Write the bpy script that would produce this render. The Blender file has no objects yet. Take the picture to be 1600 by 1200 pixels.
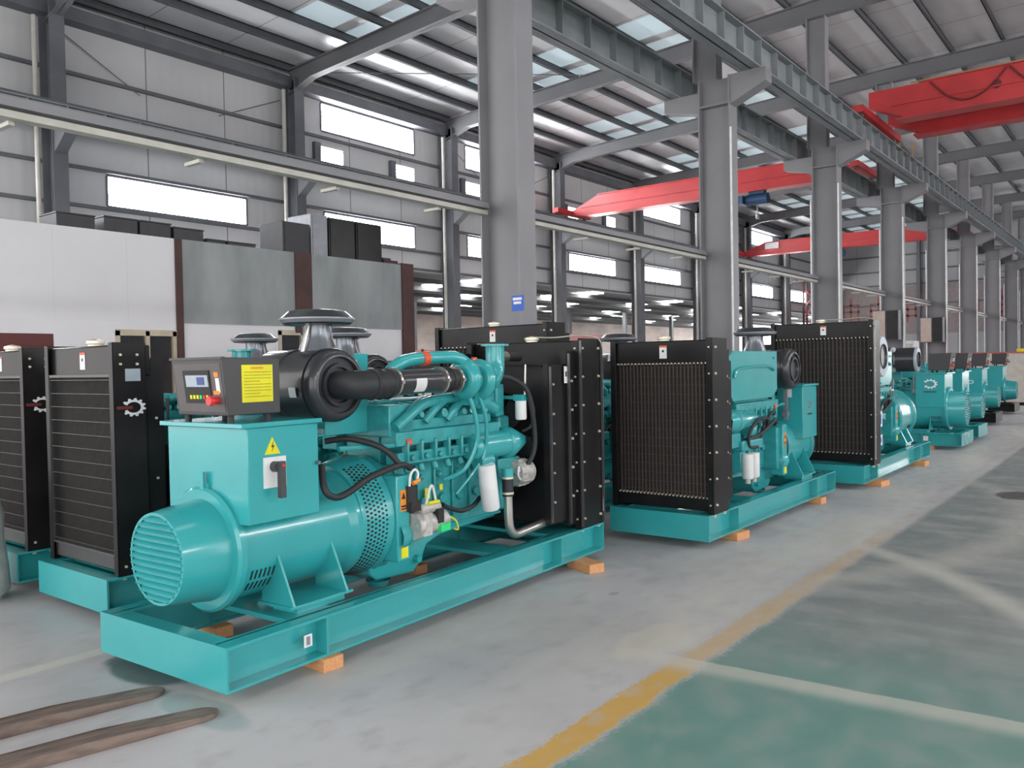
import bpy, math, random
from mathutils import Vector, Matrix
random.seed(7)
R = math.radians
sc = bpy.context.scene
col = sc.collection

# ---------------------------------------------------------------- camera
F_PX, YAW, PITCH, ROLL, CAM_H = 1302.5, .66268, .0230918, -.0184683, 1.6
d = Vector((math.cos(YAW)*math.cos(PITCH), math.sin(YAW)*math.cos(PITCH), -math.sin(PITCH)))
r0 = d.cross(Vector((0, 0, 1))).normalized()
u0 = r0.cross(d)
cr, sr = math.cos(ROLL), math.sin(ROLL)
r1 = cr*r0 + sr*u0
u1 = -sr*r0 + cr*u0
cam_data = bpy.data.cameras.new('camera')
cam = bpy.data.objects.new('camera', cam_data)
col.objects.link(cam)
M = Matrix((r1, u1, -d)).transposed().to_4x4()
M.translation = Vector((0, 0, CAM_H))
cam.matrix_world = M
cam_data.sensor_width = 36
cam_data.lens = F_PX/1600*36
cam_data.clip_end = 300
sc.camera = cam

# ---------------------------------------------------------------- light, exposure
WORLD, PANE, SKYL, EXPO = 2.8, 24.0, 0.33, 0.34
world = bpy.data.worlds.new('overcast_sky')
sc.world = world
world.use_nodes = True
world.node_tree.nodes['Background'].inputs[0].default_value = (1, .985, .975, 1)
world.node_tree.nodes['Background'].inputs[1].default_value = WORLD
sc.view_settings.view_transform = 'Standard'
sc.view_settings.look = 'None'
sc.view_settings.exposure = EXPO
sc.view_settings.gamma = 1
sc.view_settings.use_curve_mapping = False
sc.cycles.max_bounces = 8
sc.cycles.diffuse_bounces = 5
sc.cycles.glossy_bounces = 3
sc.cycles.sample_clamp_indirect = 6
sc.cycles.use_denoising = True

# ---------------------------------------------------------------- materials
def nodes(m):
    m.use_nodes = True
    nt = m.node_tree
    return nt, nt.nodes['Principled BSDF']

def mix_noise(nt, c1, c2, scale, detail=4, lo=.35, hi=.65, stretch=None):
    n = nt.nodes.new('ShaderNodeTexNoise'); n.inputs['Scale'].default_value = scale; n.inputs['Detail'].default_value = detail
    tc = nt.nodes.new('ShaderNodeTexCoord')
    mp = nt.nodes.new('ShaderNodeMapping'); nt.links.new(tc.outputs['Object'], mp.inputs[0])
    if stretch: mp.inputs['Scale'].default_value = stretch
    nt.links.new(mp.outputs[0], n.inputs['Vector'])
    cr_ = nt.nodes.new('ShaderNodeMapRange'); cr_.inputs[1].default_value = lo; cr_.inputs[2].default_value = hi
    nt.links.new(n.outputs['Fac'], cr_.inputs[0])
    mx = nt.nodes.new('ShaderNodeMix'); mx.data_type = 'RGBA'
    mx.inputs[6].default_value = (*c1, 1); mx.inputs[7].default_value = (*c2, 1)
    nt.links.new(cr_.outputs[0], mx.inputs[0])
    return mx.outputs[2], n.outputs['Fac']

def mat(name, c, rough=.5, metal=0, c2=None, scale=6, coat=0, stretch=None, emit=0, bump=0):
    m = bpy.data.materials.new(name)
    nt, b = nodes(m)
    b.inputs['Roughness'].default_value = rough
    b.inputs['Metallic'].default_value = metal
    b.inputs['Coat Weight'].default_value = coat
    b.inputs['Coat Roughness'].default_value = .08
    if c2 is None: c2 = tuple(x*.86 for x in c)
    o, f = mix_noise(nt, c, c2, scale, stretch=stretch)
    nt.links.new(o, b.inputs['Base Color'])
    if bump:
        bp = nt.nodes.new('ShaderNodeBump'); bp.inputs['Strength'].default_value = bump
        nt.links.new(f, bp.inputs['Height']); nt.links.new(bp.outputs[0], b.inputs['Normal'])
    if emit:
        b.inputs['Emission Color'].default_value = (*c, 1)
        b.inputs['Emission Strength'].default_value = emit
    return m

TEAL = mat('teal_gloss_enamel', (.038, .385, .405), .24, coat=.4, c2=(.035, .36, .38), scale=3)
TEALR = mat('teal_cast_enamel', (.037, .37, .39), .42, coat=.3, c2=(.028, .29, .305), scale=14, bump=.25)
BLK = mat('black_satin_paint', (.011, .0105, .0115), .3, c2=(.017, .016, .017), scale=5)
EDGE = mat('angle_edge_glint', (.12, .12, .125), .35, .5)  # lighter grey that carries the glint of specular edges
RUB = mat('black_rubber', (.022, .023, .026), .55)
FLT = mat('dark_filter_housing', (.030, .032, .038), .33, coat=.3)
CORE = mat('radiator_core_fins', (.040, .034, .032), .7, c2=(.028, .025, .025), scale=30)
STRIP = mat('guard_strip', (.085, .072, .068), .5)
WIRE = mat('grille_wire', (.11, .108, .105), .4, .5)
STEEL = mat('bright_steel', (.62, .6, .56), .28, .9)
CHR = mat('chrome_neck', (.30, .32, .35), .3, .9)
NECK = mat('grey_neck', (.20, .215, .24), .3, .6)
TUBE = mat('cream_plastic_tube', (.5, .48, .42), .4)
WIREV = mat('fine_wire', (.05, .05, .05), .5, .4)
CAST = mat('bare_cast_aluminium', (.62, .60, .57), .5, .35, c2=(.4, .39, .37), scale=20, bump=.3)
BOLT = mat('zinc_bolt', (.8, .74, .6), .35, .4)
WHT = mat('white_paint', (.85, .85, .86), .4)
PANEL = mat('dark_grey_panel', (.062, .060, .064), .5)
PANEL2 = mat('brown_grey_panel_face', (.115, .1, .1), .5)
YEL = mat('yellow_sticker', (.85, .78, .01), .5)
REDO = mat('orange_red_plastic', (.78, .11, .04), .5)
ORG = mat('orange_sticker', (.9, .3, .03), .5)
RED = mat('red_plastic', (.75, .03, .03), .4)
DRED = mat('dark_red_print', (.16, .02, .02), .5)
GRN = mat('green_sticker', (.02, .75, .2), .5)
INK = mat('black_ink', (.02, .02, .02), .6)
LCD = mat('lcd_grey', (.42, .48, .55), .3)
LCDB = mat('lcd_blue', (.05, .08, .28), .3)
BLUE = mat('blue_sign', (.03, .13, .6), .5)
BLUEH = mat('blue_hoist', (.02, .07, .16), .4)
COLM = mat('grey_steel_paint', (.27, .265, .28), .5, c2=(.24, .235, .25), scale=1.2)
RAFT = mat('grey_rafter_paint', (.17, .17, .18), .55, c2=(.15, .15, .16), scale=1.2)
DST = mat('dark_steel_paint', (.15, .155, .17), .55, c2=(.12, .125, .14), scale=2)
PUR = mat('purlin_galvanised_dark', (.10, .105, .115), .6)
GIRD = mat('crane_girder_paint', (.30, .32, .33), .5, c2=(.22, .24, .25), scale=1.5)
RAIL = mat('rusty_rail', (.36, .25, .12), .6)
CRED = mat('crane_red_paint', (.62, .045, .05), .38, c2=(.5, .035, .04), scale=1.5)
BEIGE = mat('cream_trough', (.55, .53, .47), .5)
DPIPE = mat('cream_downpipe', (.52, .5, .46), .5)
WOOD = mat('pine_block', (.72, .36, .16), .7, c2=(.6, .28, .12), scale=9, stretch=(1, 8, 8))
CARD = mat('pale_pinkish_board', (.55, .44, .38), .7)
RUST = mat('rusty_fork_steel', (.24, .18, .15), .6, c2=(.14, .10, .085), scale=7, metal=.2, stretch=(1, 5, 5), bump=.15)
ROOMW = mat('white_sandwich_panel', (.80, .79, .81), .5, c2=(.75, .74, .76), scale=.8)
GALV = mat('grey_galvanised_sheet', (.36, .385, .385), .5, c2=(.24, .265, .265), scale=1.6, stretch=(1, 1, .3))
BROWN = mat('brown_primer_steel', (.085, .035, .03), .6, c2=(.06, .028, .025), scale=3)
FRAME = mat('champagne_aluminium', (.52, .45, .34), .4, .4)
DGL = mat('dark_window_glass', (.03, .035, .04), .12)
REDC = mat('dark_red_door', (.13, .02, .02), .5)
BLK.node_tree.nodes['Principled BSDF'].inputs['Specular IOR Level'].default_value = .22
STRIP.node_tree.nodes['Principled BSDF'].inputs['Specular IOR Level'].default_value = .2
CORE.node_tree.nodes['Principled BSDF'].inputs['Specular IOR Level'].default_value = .15
CRATE = mat('dark_crate', (.05, .05, .058), .5)
SILV = mat('grey_cabinet', (.30, .31, .34), .4, .3)
PINK = mat('salmon_paint', (.62, .27, .25), .5)
CANO = mat('canopy_cream', (.62, .58, .52), .5)
PLAS = mat('milky_plastic_film', (.55, .6, .58), .3, c2=(.4, .46, .44), scale=9)
ANXB = mat('annex_beige', (.85, .74, .68), .7, c2=(.6, .52, .5), scale=.5, stretch=(1, 1, 3))

def emissive(name, c, s):
    m = bpy.data.materials.new(name); nt, b = nodes(m)
    b.inputs['Base Color'].default_value = (*c, 1)
    b.inputs['Emission Color'].default_value = (*c, 1); b.inputs['Emission Strength'].default_value = s
    b.inputs['Roughness'].default_value = .6
    return m
DAY = emissive('daylit_window_pane', (.97, .98, 1), PANE)
DAYR = emissive('daylit_window_pane_right', (.98, .98, 1), 22)
SKY_ADDED = emissive('added_rooflight_strip', (.98, .99, 1), 3)  # glow for the added, unseen strip over the right nave
SKY = emissive('translucent_rooflight', (.62, .75, .8), SKYL)
SKYA = emissive('annex_rooflight', (.98, 1, .95), 16)

def seam_mat(name, c, c2, axis, period, wid, dark, rough=.55, bumpw=0, scale=.7):
    m = bpy.data.materials.new(name); nt, b = nodes(m)
    o, f = mix_noise(nt, c, c2, scale)
    tc = nt.nodes.new('ShaderNodeTexCoord'); sp = nt.nodes.new('ShaderNodeSeparateXYZ'); nt.links.new(tc.outputs['Object'], sp.inputs[0])
    def mth(op, a, bb=None):
        n = nt.nodes.new('ShaderNodeMath'); n.operation = op
        for i, v in enumerate((a, bb)):
            if v is None: continue
            if isinstance(v, (int, float)): n.inputs[i].default_value = v
            else: nt.links.new(v, n.inputs[i])
        return n.outputs[0]
    fr = mth('FRACT', mth('DIVIDE', sp.outputs[axis], period))
    line = mth('LESS_THAN', fr, wid/period)
    mx = nt.nodes.new('ShaderNodeMix'); mx.data_type = 'RGBA'; mx.inputs[7].default_value = (*dark, 1)
    nt.links.new(o, mx.inputs[6]); nt.links.new(line, mx.inputs[0]); nt.links.new(mx.outputs[2], b.inputs['Base Color'])
    if bumpw:
        s = mth('SINE', mth('MULTIPLY', sp.outputs[axis], 2*math.pi/bumpw))
        bp = nt.nodes.new('ShaderNodeBump'); bp.inputs['Strength'].default_value = .15; bp.inputs['Distance'].default_value = .01
        nt.links.new(s, bp.inputs['Height']); nt.links.new(bp.outputs[0], b.inputs['Normal'])
    b.inputs['Roughness'].default_value = rough
    return m
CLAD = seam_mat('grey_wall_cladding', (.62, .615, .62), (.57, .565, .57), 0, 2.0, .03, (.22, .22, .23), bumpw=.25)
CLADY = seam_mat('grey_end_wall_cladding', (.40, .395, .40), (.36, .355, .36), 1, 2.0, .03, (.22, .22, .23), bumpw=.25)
ROOF = seam_mat('roof_sandwich_panel', (.78, .78, .79), (.70, .70, .71), 0, 2.0, .03, (.35, .35, .36), rough=.4)
ROOM_SEAM = seam_mat('white_panel_joints', (.80, .79, .81), (.75, .74, .76), 0, 1.15, .006, (.66, .65, .67))

def floor_material():
    m = bpy.data.materials.new('worn_painted_concrete'); nt, b = nodes(m)
    L = nt.links
    tc = nt.nodes.new('ShaderNodeTexCoord'); sp = nt.nodes.new('ShaderNodeSeparateXYZ'); L.new(tc.outputs['Object'], sp.inputs[0])
    X, Y = sp.outputs[0], sp.outputs[1]
    def mth(op, *a):
        n = nt.nodes.new('ShaderNodeMath'); n.operation = op
        for i, v in enumerate(a):
            if isinstance(v, (int, float)): n.inputs[i].default_value = v
            else: L.new(v, n.inputs[i])
        return n.outputs[0]
    def rng(v, a, bb, c=0, dd=1):
        n = nt.nodes.new('ShaderNodeMapRange'); n.interpolation_type = 'SMOOTHSTEP'
        L.new(v, n.inputs[0])
        for i, q in enumerate((a, bb, c, dd)): n.inputs[i+1].default_value = q
        return n.outputs[0]
    def noise(sc_, det=5, st=None, dist=0):
        n = nt.nodes.new('ShaderNodeTexNoise'); n.inputs['Scale'].default_value = sc_; n.inputs['Detail'].default_value = det
        n.inputs['Distortion'].default_value = dist
        mp = nt.nodes.new('ShaderNodeMapping'); L.new(tc.outputs['Object'], mp.inputs[0])
        if st: mp.inputs['Scale'].default_value = st
        L.new(mp.outputs[0], n.inputs['Vector']); return n.outputs['Fac']
    def mix(a, bb, f):
        n = nt.nodes.new('ShaderNodeMix'); n.data_type = 'RGBA'
        for i, v in ((6, a), (7, bb)):
            if isinstance(v, tuple): n.inputs[i].default_value = (*v, 1)
            else: L.new(v, n.inputs[i])
        if isinstance(f, (int, float)): n.inputs[0].default_value = f
        else: L.new(f, n.inputs[0])
        return n.outputs[2]
    n1, n2, n3 = noise(.55, 6), noise(4, 8, (1, 1.4, 1)), noise(.9, 6, (.5, 1, 1), 1.2)
    conc = mix((.56, .54, .55), (.45, .435, .445), rng(n1, .35, .65))
    conc = mix(conc, (.34, .33, .335), rng(n2, .5, .75, 0, .5))
    conc = mix(conc, (.60, .57, .52), mth('MULTIPLY', rng(n3, .5, .7), .5))
    # green painted bay to the right of the line, worn to grey further along
    green = mix((.15, .29, .25), (.22, .31, .28), rng(n2, .4, .7))
    grey = mix((.24, .25, .245), (.34, .335, .325), rng(noise(2.2, 8, (1.5, .6, 1)), .4, .68))
    wear = mth('MULTIPLY', rng(mth('ADD', X, mth('MULTIPLY', n1, 3.5)), 5.0, 7.6), .9)
    wear = mth('MAXIMUM', wear, rng(n3, .56, .72, 0, .75))
    bay = mix(green, grey, wear)
    edge = mth('ADD', Y, mth('MULTIPLY', mth('SUBTRACT', n2, .5), .10))
    edge = mth('ADD', edge, mth('MULTIPLY', mth('SUBTRACT', noise(28, 6, (1, 2, 1)), .5), .10))
    base = mix(bay, conc, rng(edge, 1.86, 1.94))
    # yellow line, strong near the camera, mostly worn beyond the joint
    band = mth('MULTIPLY', rng(edge, 1.90, 1.93), rng(edge, 2.05, 2.08, 1, 0))
    keep = mth('ADD', rng(mth('ADD', X, mth('MULTIPLY', n1, .6)), 4.05, 4.35, 1.0, .55), 0)
    keep = mth('MULTIPLY', keep, rng(X, 5.0, 10.0, 1.0, .12))
    keep = mth('MULTIPLY', keep, rng(n2, .3, .5, .55, 1))
    base = mix(base, (.62, .38, .11), mth('MULTIPLY', band, keep))
    # pale filled joint across the green bay
    jx = mth('ADD', X, mth('MULTIPLY', Y, .07))
    jx = mth('ADD', jx, mth('MULTIPLY', mth('SUBTRACT', n2, .5), .03))
    jm = mth('MULTIPLY', mth('MULTIPLY', rng(jx, 4.0, 4.14), rng(jx, 4.215, 4.23, 1, 0)), rng(Y, 2.3, 2.5, 1, 0))
    base = mix(base, (.62, .60, .52), mth('MULTIPLY', jm, .58))
    # pale dusty patch beside the row of machines and curved tyre trails
    dust = mth('MULTIPLY', rng(edge, 2.02, 2.15), rng(edge, 2.3, 2.9, 1, 0))
    dust = mth('MULTIPLY', dust, mth('MULTIPLY', rng(X, 3.2, 4.2), rng(n3, .35, .6, .2, .8)))
    base = mix(base, (.62, .59, .54), dust)
    def arc(cx, cy, rad, w, s):
        dx = mth('SUBTRACT', X, cx); dy = mth('SUBTRACT', Y, cy)
        rr = mth('SQRT', mth('ADD', mth('MULTIPLY', dx, dx), mth('MULTIPLY', dy, dy)))
        rr = mth('ADD', rr, mth('MULTIPLY', mth('SUBTRACT', n1, .5), .25))
        dd = mth('ABSOLUTE', mth('SUBTRACT', rr, rad))
        return mth('MULTIPLY', rng(dd, 0, w, 1, 0), s)
    base = mix(base, (.58, .56, .50), mth('MULTIPLY', arc(3.3, 4.9, 5.0, .2, .7), rng(X, 5.2, 6.0)))
    base = mix(base, (.52, .5, .46), mth('MULTIPLY', arc(9.0, 6.2, 5.2, .3, .5), rng(Y, 1.9, 2.2, 1, 0)))
    # joint line at the far left, oil spots, painted skid shade and reflection
    j2 = mth('MULTIPLY', rng(Y, 4.74, 4.77), rng(Y, 4.84, 4.88, 1, 0))
    base = mix(base, (.62, .61, .54), mth('MULTIPLY', j2, .7))
    def spot(cx, cy, ax, ay, s):
        dx = mth('DIVIDE', mth('SUBTRACT', X, cx), ax); dy = mth('DIVIDE', mth('SUBTRACT', Y, cy), ay)
        rr = mth('SQRT', mth('ADD', mth('MULTIPLY', dx, dx), mth('MULTIPLY', dy, dy)))
        rr = mth('ADD', rr, mth('MULTIPLY', mth('SUBTRACT', n2, .5), .6))
        return rng(rr, .8, 1.05, s, 0)
    for q in ((11.0, 1.28, .35, .26, .85), (4.95, 3.0, .05, .03, .3), (5.9, .35, .06, .1, .5), (14.5, -.2, .5, .3, .4)):
        base = mix(base, (.05, .048, .048), spot(*q))
    base = mix(base, (.60, .56, .47), spot(4.25, 2.32, .42, .16, .6))
    base = mix(base, (.06, .13, .13), spot(2.28, 4.3, .17, .36, .85))  # near skid's shadow and teal reflection painted into the floor
    base = mix(base, (.2, .33, .33), spot(2.15, 3.55, .12, .35, .45))  # paler teal reflection of the skid end, painted on
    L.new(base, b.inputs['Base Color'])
    L.new(rng(n2, .3, .7, .38, .6), b.inputs['Roughness'])
    bp = nt.nodes.new('ShaderNodeBump'); bp.inputs['Strength'].default_value = .12; bp.inputs['Distance'].default_value = .01
    L.new(n2, bp.inputs['Height']); L.new(bp.outputs[0], b.inputs['Normal'])
    return m
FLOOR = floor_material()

# ---------------------------------------------------------------- mesh helpers
class MB:
    S = 1                                  # -1 mirrors the local y of what is added
    def __init__(s): s.v = []; s.f = []
    def add(s, vs, fs):
        n = len(s.v)
        for p in vs: s.v.append((p[0], p[1]*MB.S, p[2]))
        for f in fs:
            f = [n+i for i in f]
            s.f.append(f if MB.S > 0 else f[::-1])
        return s
    def bx(s, x0, x1, y0, y1, z0, z1, rot=None, piv=None):
        if x0 > x1: x0, x1 = x1, x0
        if y0 > y1: y0, y1 = y1, y0
        if z0 > z1: z0, z1 = z1, z0
        vs = [Vector((x, y, z)) for x in (x0, x1) for y in (y0, y1) for z in (z0, z1)]
        if rot is not None:
            c = Vector(piv) if piv else Vector(((x0+x1)/2, (y0+y1)/2, (z0+z1)/2))
            vs = [rot @ (p-c) + c for p in vs]
        return s.add(vs, [(0, 1, 3, 2), (4, 6, 7, 5), (0, 4, 5, 1), (2, 3, 7, 6), (0, 2, 6, 4), (1, 5, 7, 3)])
    def cyl(s, p0, p1, r0, rb=None, n=20):
        return s.lathe(p0, Vector(p1)-Vector(p0), [(0, 0), (0, r0), (1, r0 if rb is None else rb), (1, 0)], n, True)
    def lathe(s, o, ax, prof, n=24, rel=False, sy=1):
        o = Vector(o); ax = Vector(ax); ln = ax.length; a = ax.normalized()
        t = Vector((0, 0, 1)) if abs(a.z) < .9 else Vector((1, 0, 0))
        e1 = a.cross(t).normalized(); e2 = a.cross(e1)
        vs = []; fs = []
        for (h, r) in prof:
            hh = h*ln if rel else h
            for k in range(n):
                q = 2*math.pi*k/n
                vs.append(o + a*hh + (e1*math.cos(q) + e2*math.sin(q)*sy)*max(r, 1e-5))
        for i in range(len(prof)-1):
            for k in range(n):
                k2 = (k+1) % n
                fs.append((i*n+k, i*n+k2, (i+1)*n+k2, (i+1)*n+k))
        return s.add(vs, fs)
    def torus(s, c, ax, Rr, r, n=24, m=10):
        prof = [(r*math.sin(2*math.pi*k/m), Rr + r*math.cos(2*math.pi*k/m)) for k in range(m+1)]
        return s.lathe(c, Vector(ax).normalized(), prof[::-1], n)
    def tube(s, pts, r, n=10, sm=6, caps=True):
        P = [Vector(p) for p in pts]
        if sm > 1 and len(P) > 2:
            Q = []
            for i in range(len(P)-1):
                a = P[max(i-1, 0)]; b = P[i]; c = P[i+1]; e = P[min(i+2, len(P)-1)]
                for k in range(sm):
                    t = k/sm
                    Q.append(.5*((2*b)+(c-a)*t+(2*a-5*b+4*c-e)*t*t+(3*b-a-3*c+e)*t**3))
            Q.append(P[-1]); P = Q
        rs = r if isinstance(r, (list, tuple)) else None
        vs = []; fs = []; up = None
        for i, p in enumerate(P):
            tg = (P[min(i+1, len(P)-1)]-P[max(i-1, 0)]).normalized()
            if up is None:
                up = Vector((0, 0, 1)) if abs(tg.z) < .9 else Vector((1, 0, 0))
            e1 = (up - tg*up.dot(tg)).normalized(); up = e1; e2 = tg.cross(e1)
            rr = r if rs is None else rs[0]+(rs[1]-rs[0])*i/(len(P)-1)
            for k in range(n):
                q = 2*math.pi*k/n
                vs.append(p + (e1*math.cos(q)+e2*math.sin(q))*rr)
        for i in range(len(P)-1):
            for k in range(n):
                k2 = (k+1) % n
                fs.append((i*n+k, i*n+k2, (i+1)*n+k2, (i+1)*n+k))
        if caps:
            fs.append(tuple(range(n))[::-1]); m0 = (len(P)-1)*n; fs.append(tuple(m0+k for k in range(n)))
        return s.add(vs, fs)
    def prism(s, poly, plane, a, b):
        # poly: 2D points; plane 'xz' extruded along y from a to b, 'yz' along x, 'xy' along z
        def P(u, v, w): return {'xz': (u, w, v), 'yz': (w, u, v), 'xy': (u, v, w)}[plane]
        n = len(poly)
        vs = [P(u, v, a) for u, v in poly] + [P(u, v, b) for u, v in poly]
        fs = [tuple(range(n)), tuple(range(2*n-1, n-1, -1))] + [(i, n+i, n+(i+1) % n, (i+1) % n) for i in range(n)]
        return s.add(vs, fs)
    def build(s, name, m, parent=None, bevel=0, label=None):
        me = bpy.data.meshes.new(name)
        me.from_pydata([tuple(v) for v in s.v], [], s.f)
        me.materials.append(m)
        import bmesh
        bm = bmesh.new(); bm.from_mesh(me)
        bmesh.ops.recalc_face_normals(bm, faces=bm.faces)
        for f in bm.faces: f.smooth = True
        bm.to_mesh(me); bm.free()
        me.set_sharp_from_angle(angle=R(38))
        o = bpy.data.objects.new(name, me); col.objects.link(o)
        if parent: o.parent = parent
        if bevel:
            bv = o.modifiers.new('edge', 'BEVEL'); bv.width = bevel; bv.segments = 2; bv.limit_method = 'ANGLE'; bv.angle_limit = R(50)
            bv.harden_normals = False
        if label: o['label'] = label
        return o

def tag(o, label, cat, group=None):
    o['label'] = label; o['category'] = cat
    if group: o['group'] = group
    return o
def empty(name, loc=(0, 0, 0), rz=0):
    o = bpy.data.objects.new(name, None); col.objects.link(o)
    o.location = loc; o.rotation_euler = (0, 0, rz); o.empty_display_size = .2
    return o
def struct(o, kind='structure'):
    o['kind'] = kind; return o

# ================================================================ THE HALL
X0, XE = -6.0, 58.0
YW, YR = 18.2, -12.0
FX = [7.83 + 6*k for k in range(-2, 9)]
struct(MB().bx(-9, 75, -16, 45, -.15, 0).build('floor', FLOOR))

# left wall with its ribbon windows and louvres
wins = []          # x0, x1, z0, z1
for k in range(-1, 8):
    F = 7.83+6*k
    wins.append((F+1.22, F+4.74, 5.23, 5.90))
for k in (1, 2, 4, 6):
    F = 7.83+6*k
    wins.append((F+1.18, F+4.78, 8.12, 8.88))
vents = []
for k in (1, 2, 3):
    F = 7.83+6*k
    vents += [(F+1.12, F+1.95, 7.28, 7.70), (F+3.95, F+4.78, 7.28, 7.70)]
def wall_with_holes(name, a0, a1, z0, z1, holes, thick, mt, axis='x', pos=YW):
    m = MB()
    zs = sorted({z0, z1} | {h[2] for h in holes} | {h[3] for h in holes})
    for za, zb in zip(zs, zs[1:]):
        zc = (za+zb)/2
        hs = sorted((h[0], h[1]) for h in holes if h[2] < zc < h[3])
        a = a0
        for h0, h1 in hs + [(a1, a1)]:
            if h0 > a+1e-4:
                if axis == 'x': m.bx(a, h0, pos, pos+thick, za, zb)
                else: m.bx(pos, pos+thick, a, h0, za, zb)
            a = h1
    return struct(m.build(name, mt))
wl = wall_with_holes('wall_left', X0, XE, 4.56, 9.75, wins+vents, .12, CLAD)
nwin = 0
for (a, b, z0, z1) in wins:
    nwin += 1
    w = struct(MB().bx(a, b, YW+.05, YW+.08, z0, z1).build('window_%d' % nwin, DAY))
    m = MB()
    for (p, q, r, s) in ((a, b, z1-.02, z1+.03), (a, b, z0-.03, z0+.02)): m.bx(p, q, YW-.02, YW+.1, r, s)
    m.bx(a-.03, a+.02, YW-.02, YW+.1, z0, z1); m.bx(b-.02, b+.03, YW-.02, YW+.1, z0, z1)
    m.build('window_frame', DST, w)
for (a, b, z0, z1) in vents:
    nwin += 1
    w = struct(MB().bx(a, b, YW+.06, YW+.08, z0, z1).build('window_%d' % nwin, DAY))
    m = MB()
    for i in range(4):
        z = z0+.05+i*(z1-z0)/4
        m.bx(a, b, YW-.01, YW+.04, z, z+.012)
    m.build('louvre_slats', DST, w)
    m = MB(); m.bx(a-.25, a-.05, YW-.12, YW, z0-.05, z1+.05).build('louvre_cheek', DST, w)
m = MB()
for z in (4.60, 5.16, 5.97, 7.16, 7.92):
    g = MB().bx(X0, XE, YW-.10, YW, z-.035, z+.035).build('girt', DST, wl)
MB().bx(X0, XE, YW-.35, YW, 8.92, 9.2).build('eaves_beam', DST, wl)
for k in (0, 2, 5):
    F = 7.83+6*k
    MB().tube([(F+.2, YW-.06, 8.8), (F+2, YW-.06, 7.8)], .012, 6, 1).build('tie_rod', DST, wl)
    MB().tube([(F+5.8, YW-.06, 8.6), (F+4, YW-.06, 7.8)], .012, 6, 1).build('tie_rod', DST, wl)

# wall columns
for k, F in enumerate(FX):
    if F < 1 or F > 57: continue
    t = empty('wall_column', (F, YW-.35, 0))
    MB().bx(-.012, .012, -.2, .2, 0, 9.1).build('web', DST, t)
    MB().bx(-.15, .15, -.25, -.225, 0, 9.1).bx(-.15, .15, .225, .25, 0, 9.1).build('flanges', DST, t)
    MB().prism([(-.25, 6.5), (-.75, 6.5), (-.75, 6.38), (-.25, 6.05)], 'yz', -.12, .12).build('bracket', DST, t)
    p = MB().tube([(-.38, -.1, 0), (-.38, -.1, 8.75)], .05, 10, 1).build('downpipe', DPIPE, t, label='cream rainwater pipe on the column side')
    n = k-1
    words = ['first', 'second', 'third', 'fourth', 'fifth', 'sixth', 'seventh', 'eighth', 'ninth', 'tenth']
    tag(t, 'dark grey steel wall column with cream downpipe, %s from the left along the window wall' % words[max(n-1, 0)], 'column', 'columns along the window wall')

# middle row of crane columns
YC = 6.13
for k in range(0, 9):
    F = 7.83+6*k
    if F > 57: continue
    t = empty('crane_column', (F, YC, 0))
    MB().bx(-.012, .012, -.27, .27, 0, 6.5).build('web', COLM, t)
    MB().bx(-.16, .16, -.29, -.265, 0, 6.5).build('flange', COLM, t)
    MB().bx(-.16, .16, .265, .29, 0, 6.5).build('flange', COLM, t)
    MB().bx(-.25, .25, -.36, .36, 0, .03).bx(-.16, .16, -.265, .265, 6.02, 6.05).build('stiffener_plates', COLM, t)
    b = MB().prism([(-.29, 6.5), (-.92, 6.5), (-.92, 6.27), (-.29, 6.0)], 'yz', -.14, .14)
    b.build('bracket', COLM, t)
    MB().prism([(.29, 6.3), (.95, 6.3), (.95, 6.08), (.29, 5.95)], 'yz', -.14, .14).build('bracket', COLM, t)
    MB().bx(-.012, .012, -.02, .38, 6.5, 9.48).bx(-.13, .13, -.04, -.02, 6.5, 9.48).bx(-.13, .13, .38, .4, 6.5, 9.48).build('upper_column', COLM, t)
    if k > 0:
        MB().tube([(-.17, -.31, .0), (-.17, -.31, 5.6)], .018, 6, 1).build('conduit', WHT, t, label='thin white conduit')
    if k > 1:
        MB().tube([(-.17, .31, .0), (-.17, .31, 5.3)], .018, 6, 1).build('conduit', WHT, t, label='thin white conduit')
    pos = 'nearest, with a blue sign' if k == 0 else '%s along the row' % ['', 'second', 'third', 'fourth', 'fifth', 'sixth', 'seventh', 'eighth', 'ninth'][k]
    tag(t, 'grey steel crane column in the middle row, ' + pos, 'column', 'middle row of crane columns')
# blue sign on the nearest column
t = MB().bx(7.66, 7.67, 5.79, 5.96, 2.22, 2.40).build('wall_sign', BLUE)
tag(t, 'small blue sign with white writing fixed to the nearest crane column', 'sign')
MB().bx(7.655, 7.66, 5.81, 5.94, 2.345, 2.375).bx(7.655, 7.66, 5.82, 5.93, 2.30, 2.33).build('lettering', WHT, t, label='two white lines of writing')

# crane girders on both sides of the middle row
def girder(name, y, z0, z1, label, rail):
    t = empty(name, (0, y, 0))
    MB().bx(X0, 57.5, -.012, .012, z0, z1).build('web', GIRD, t)
    MB().bx(X0, 57.5, -.16, .16, z0, z0+.025).build('bottom_flange', GIRD, t)
    MB().bx(X0, 57.5, -.14, .14, z1-.025, z1).build('top_flange', GIRD, t)
    x = X0+.3; st = MB().bx(0, .02, -.13, .13, z0+.025, z1-.025).build('stiffener', GIRD, t); st.location.x = x
    while x < 56:
        x += .75; c = st.copy(); col.objects.link(c); c.parent = t; c.location.x = x
    if rail: MB().bx(X0, 57.5, -.05, .05, z1, z1+.09).build('rail', RAIL, t, label='rusty yellow-brown crane rail')
    else: MB().bx(X0, 57.5, -.03, .03, z1, z1+.08).build('rail', DST, t)
    if y > 10: MB().bx(X0, 57.5, -.22, -.17, z0+.0, z0+.05).build('conductor_bar', mat('pale_blue_conductor', (.45, .55, .66), .4), t, label='pale blue conductor strip')
    return tag(t, label, 'crane girder')
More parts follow.
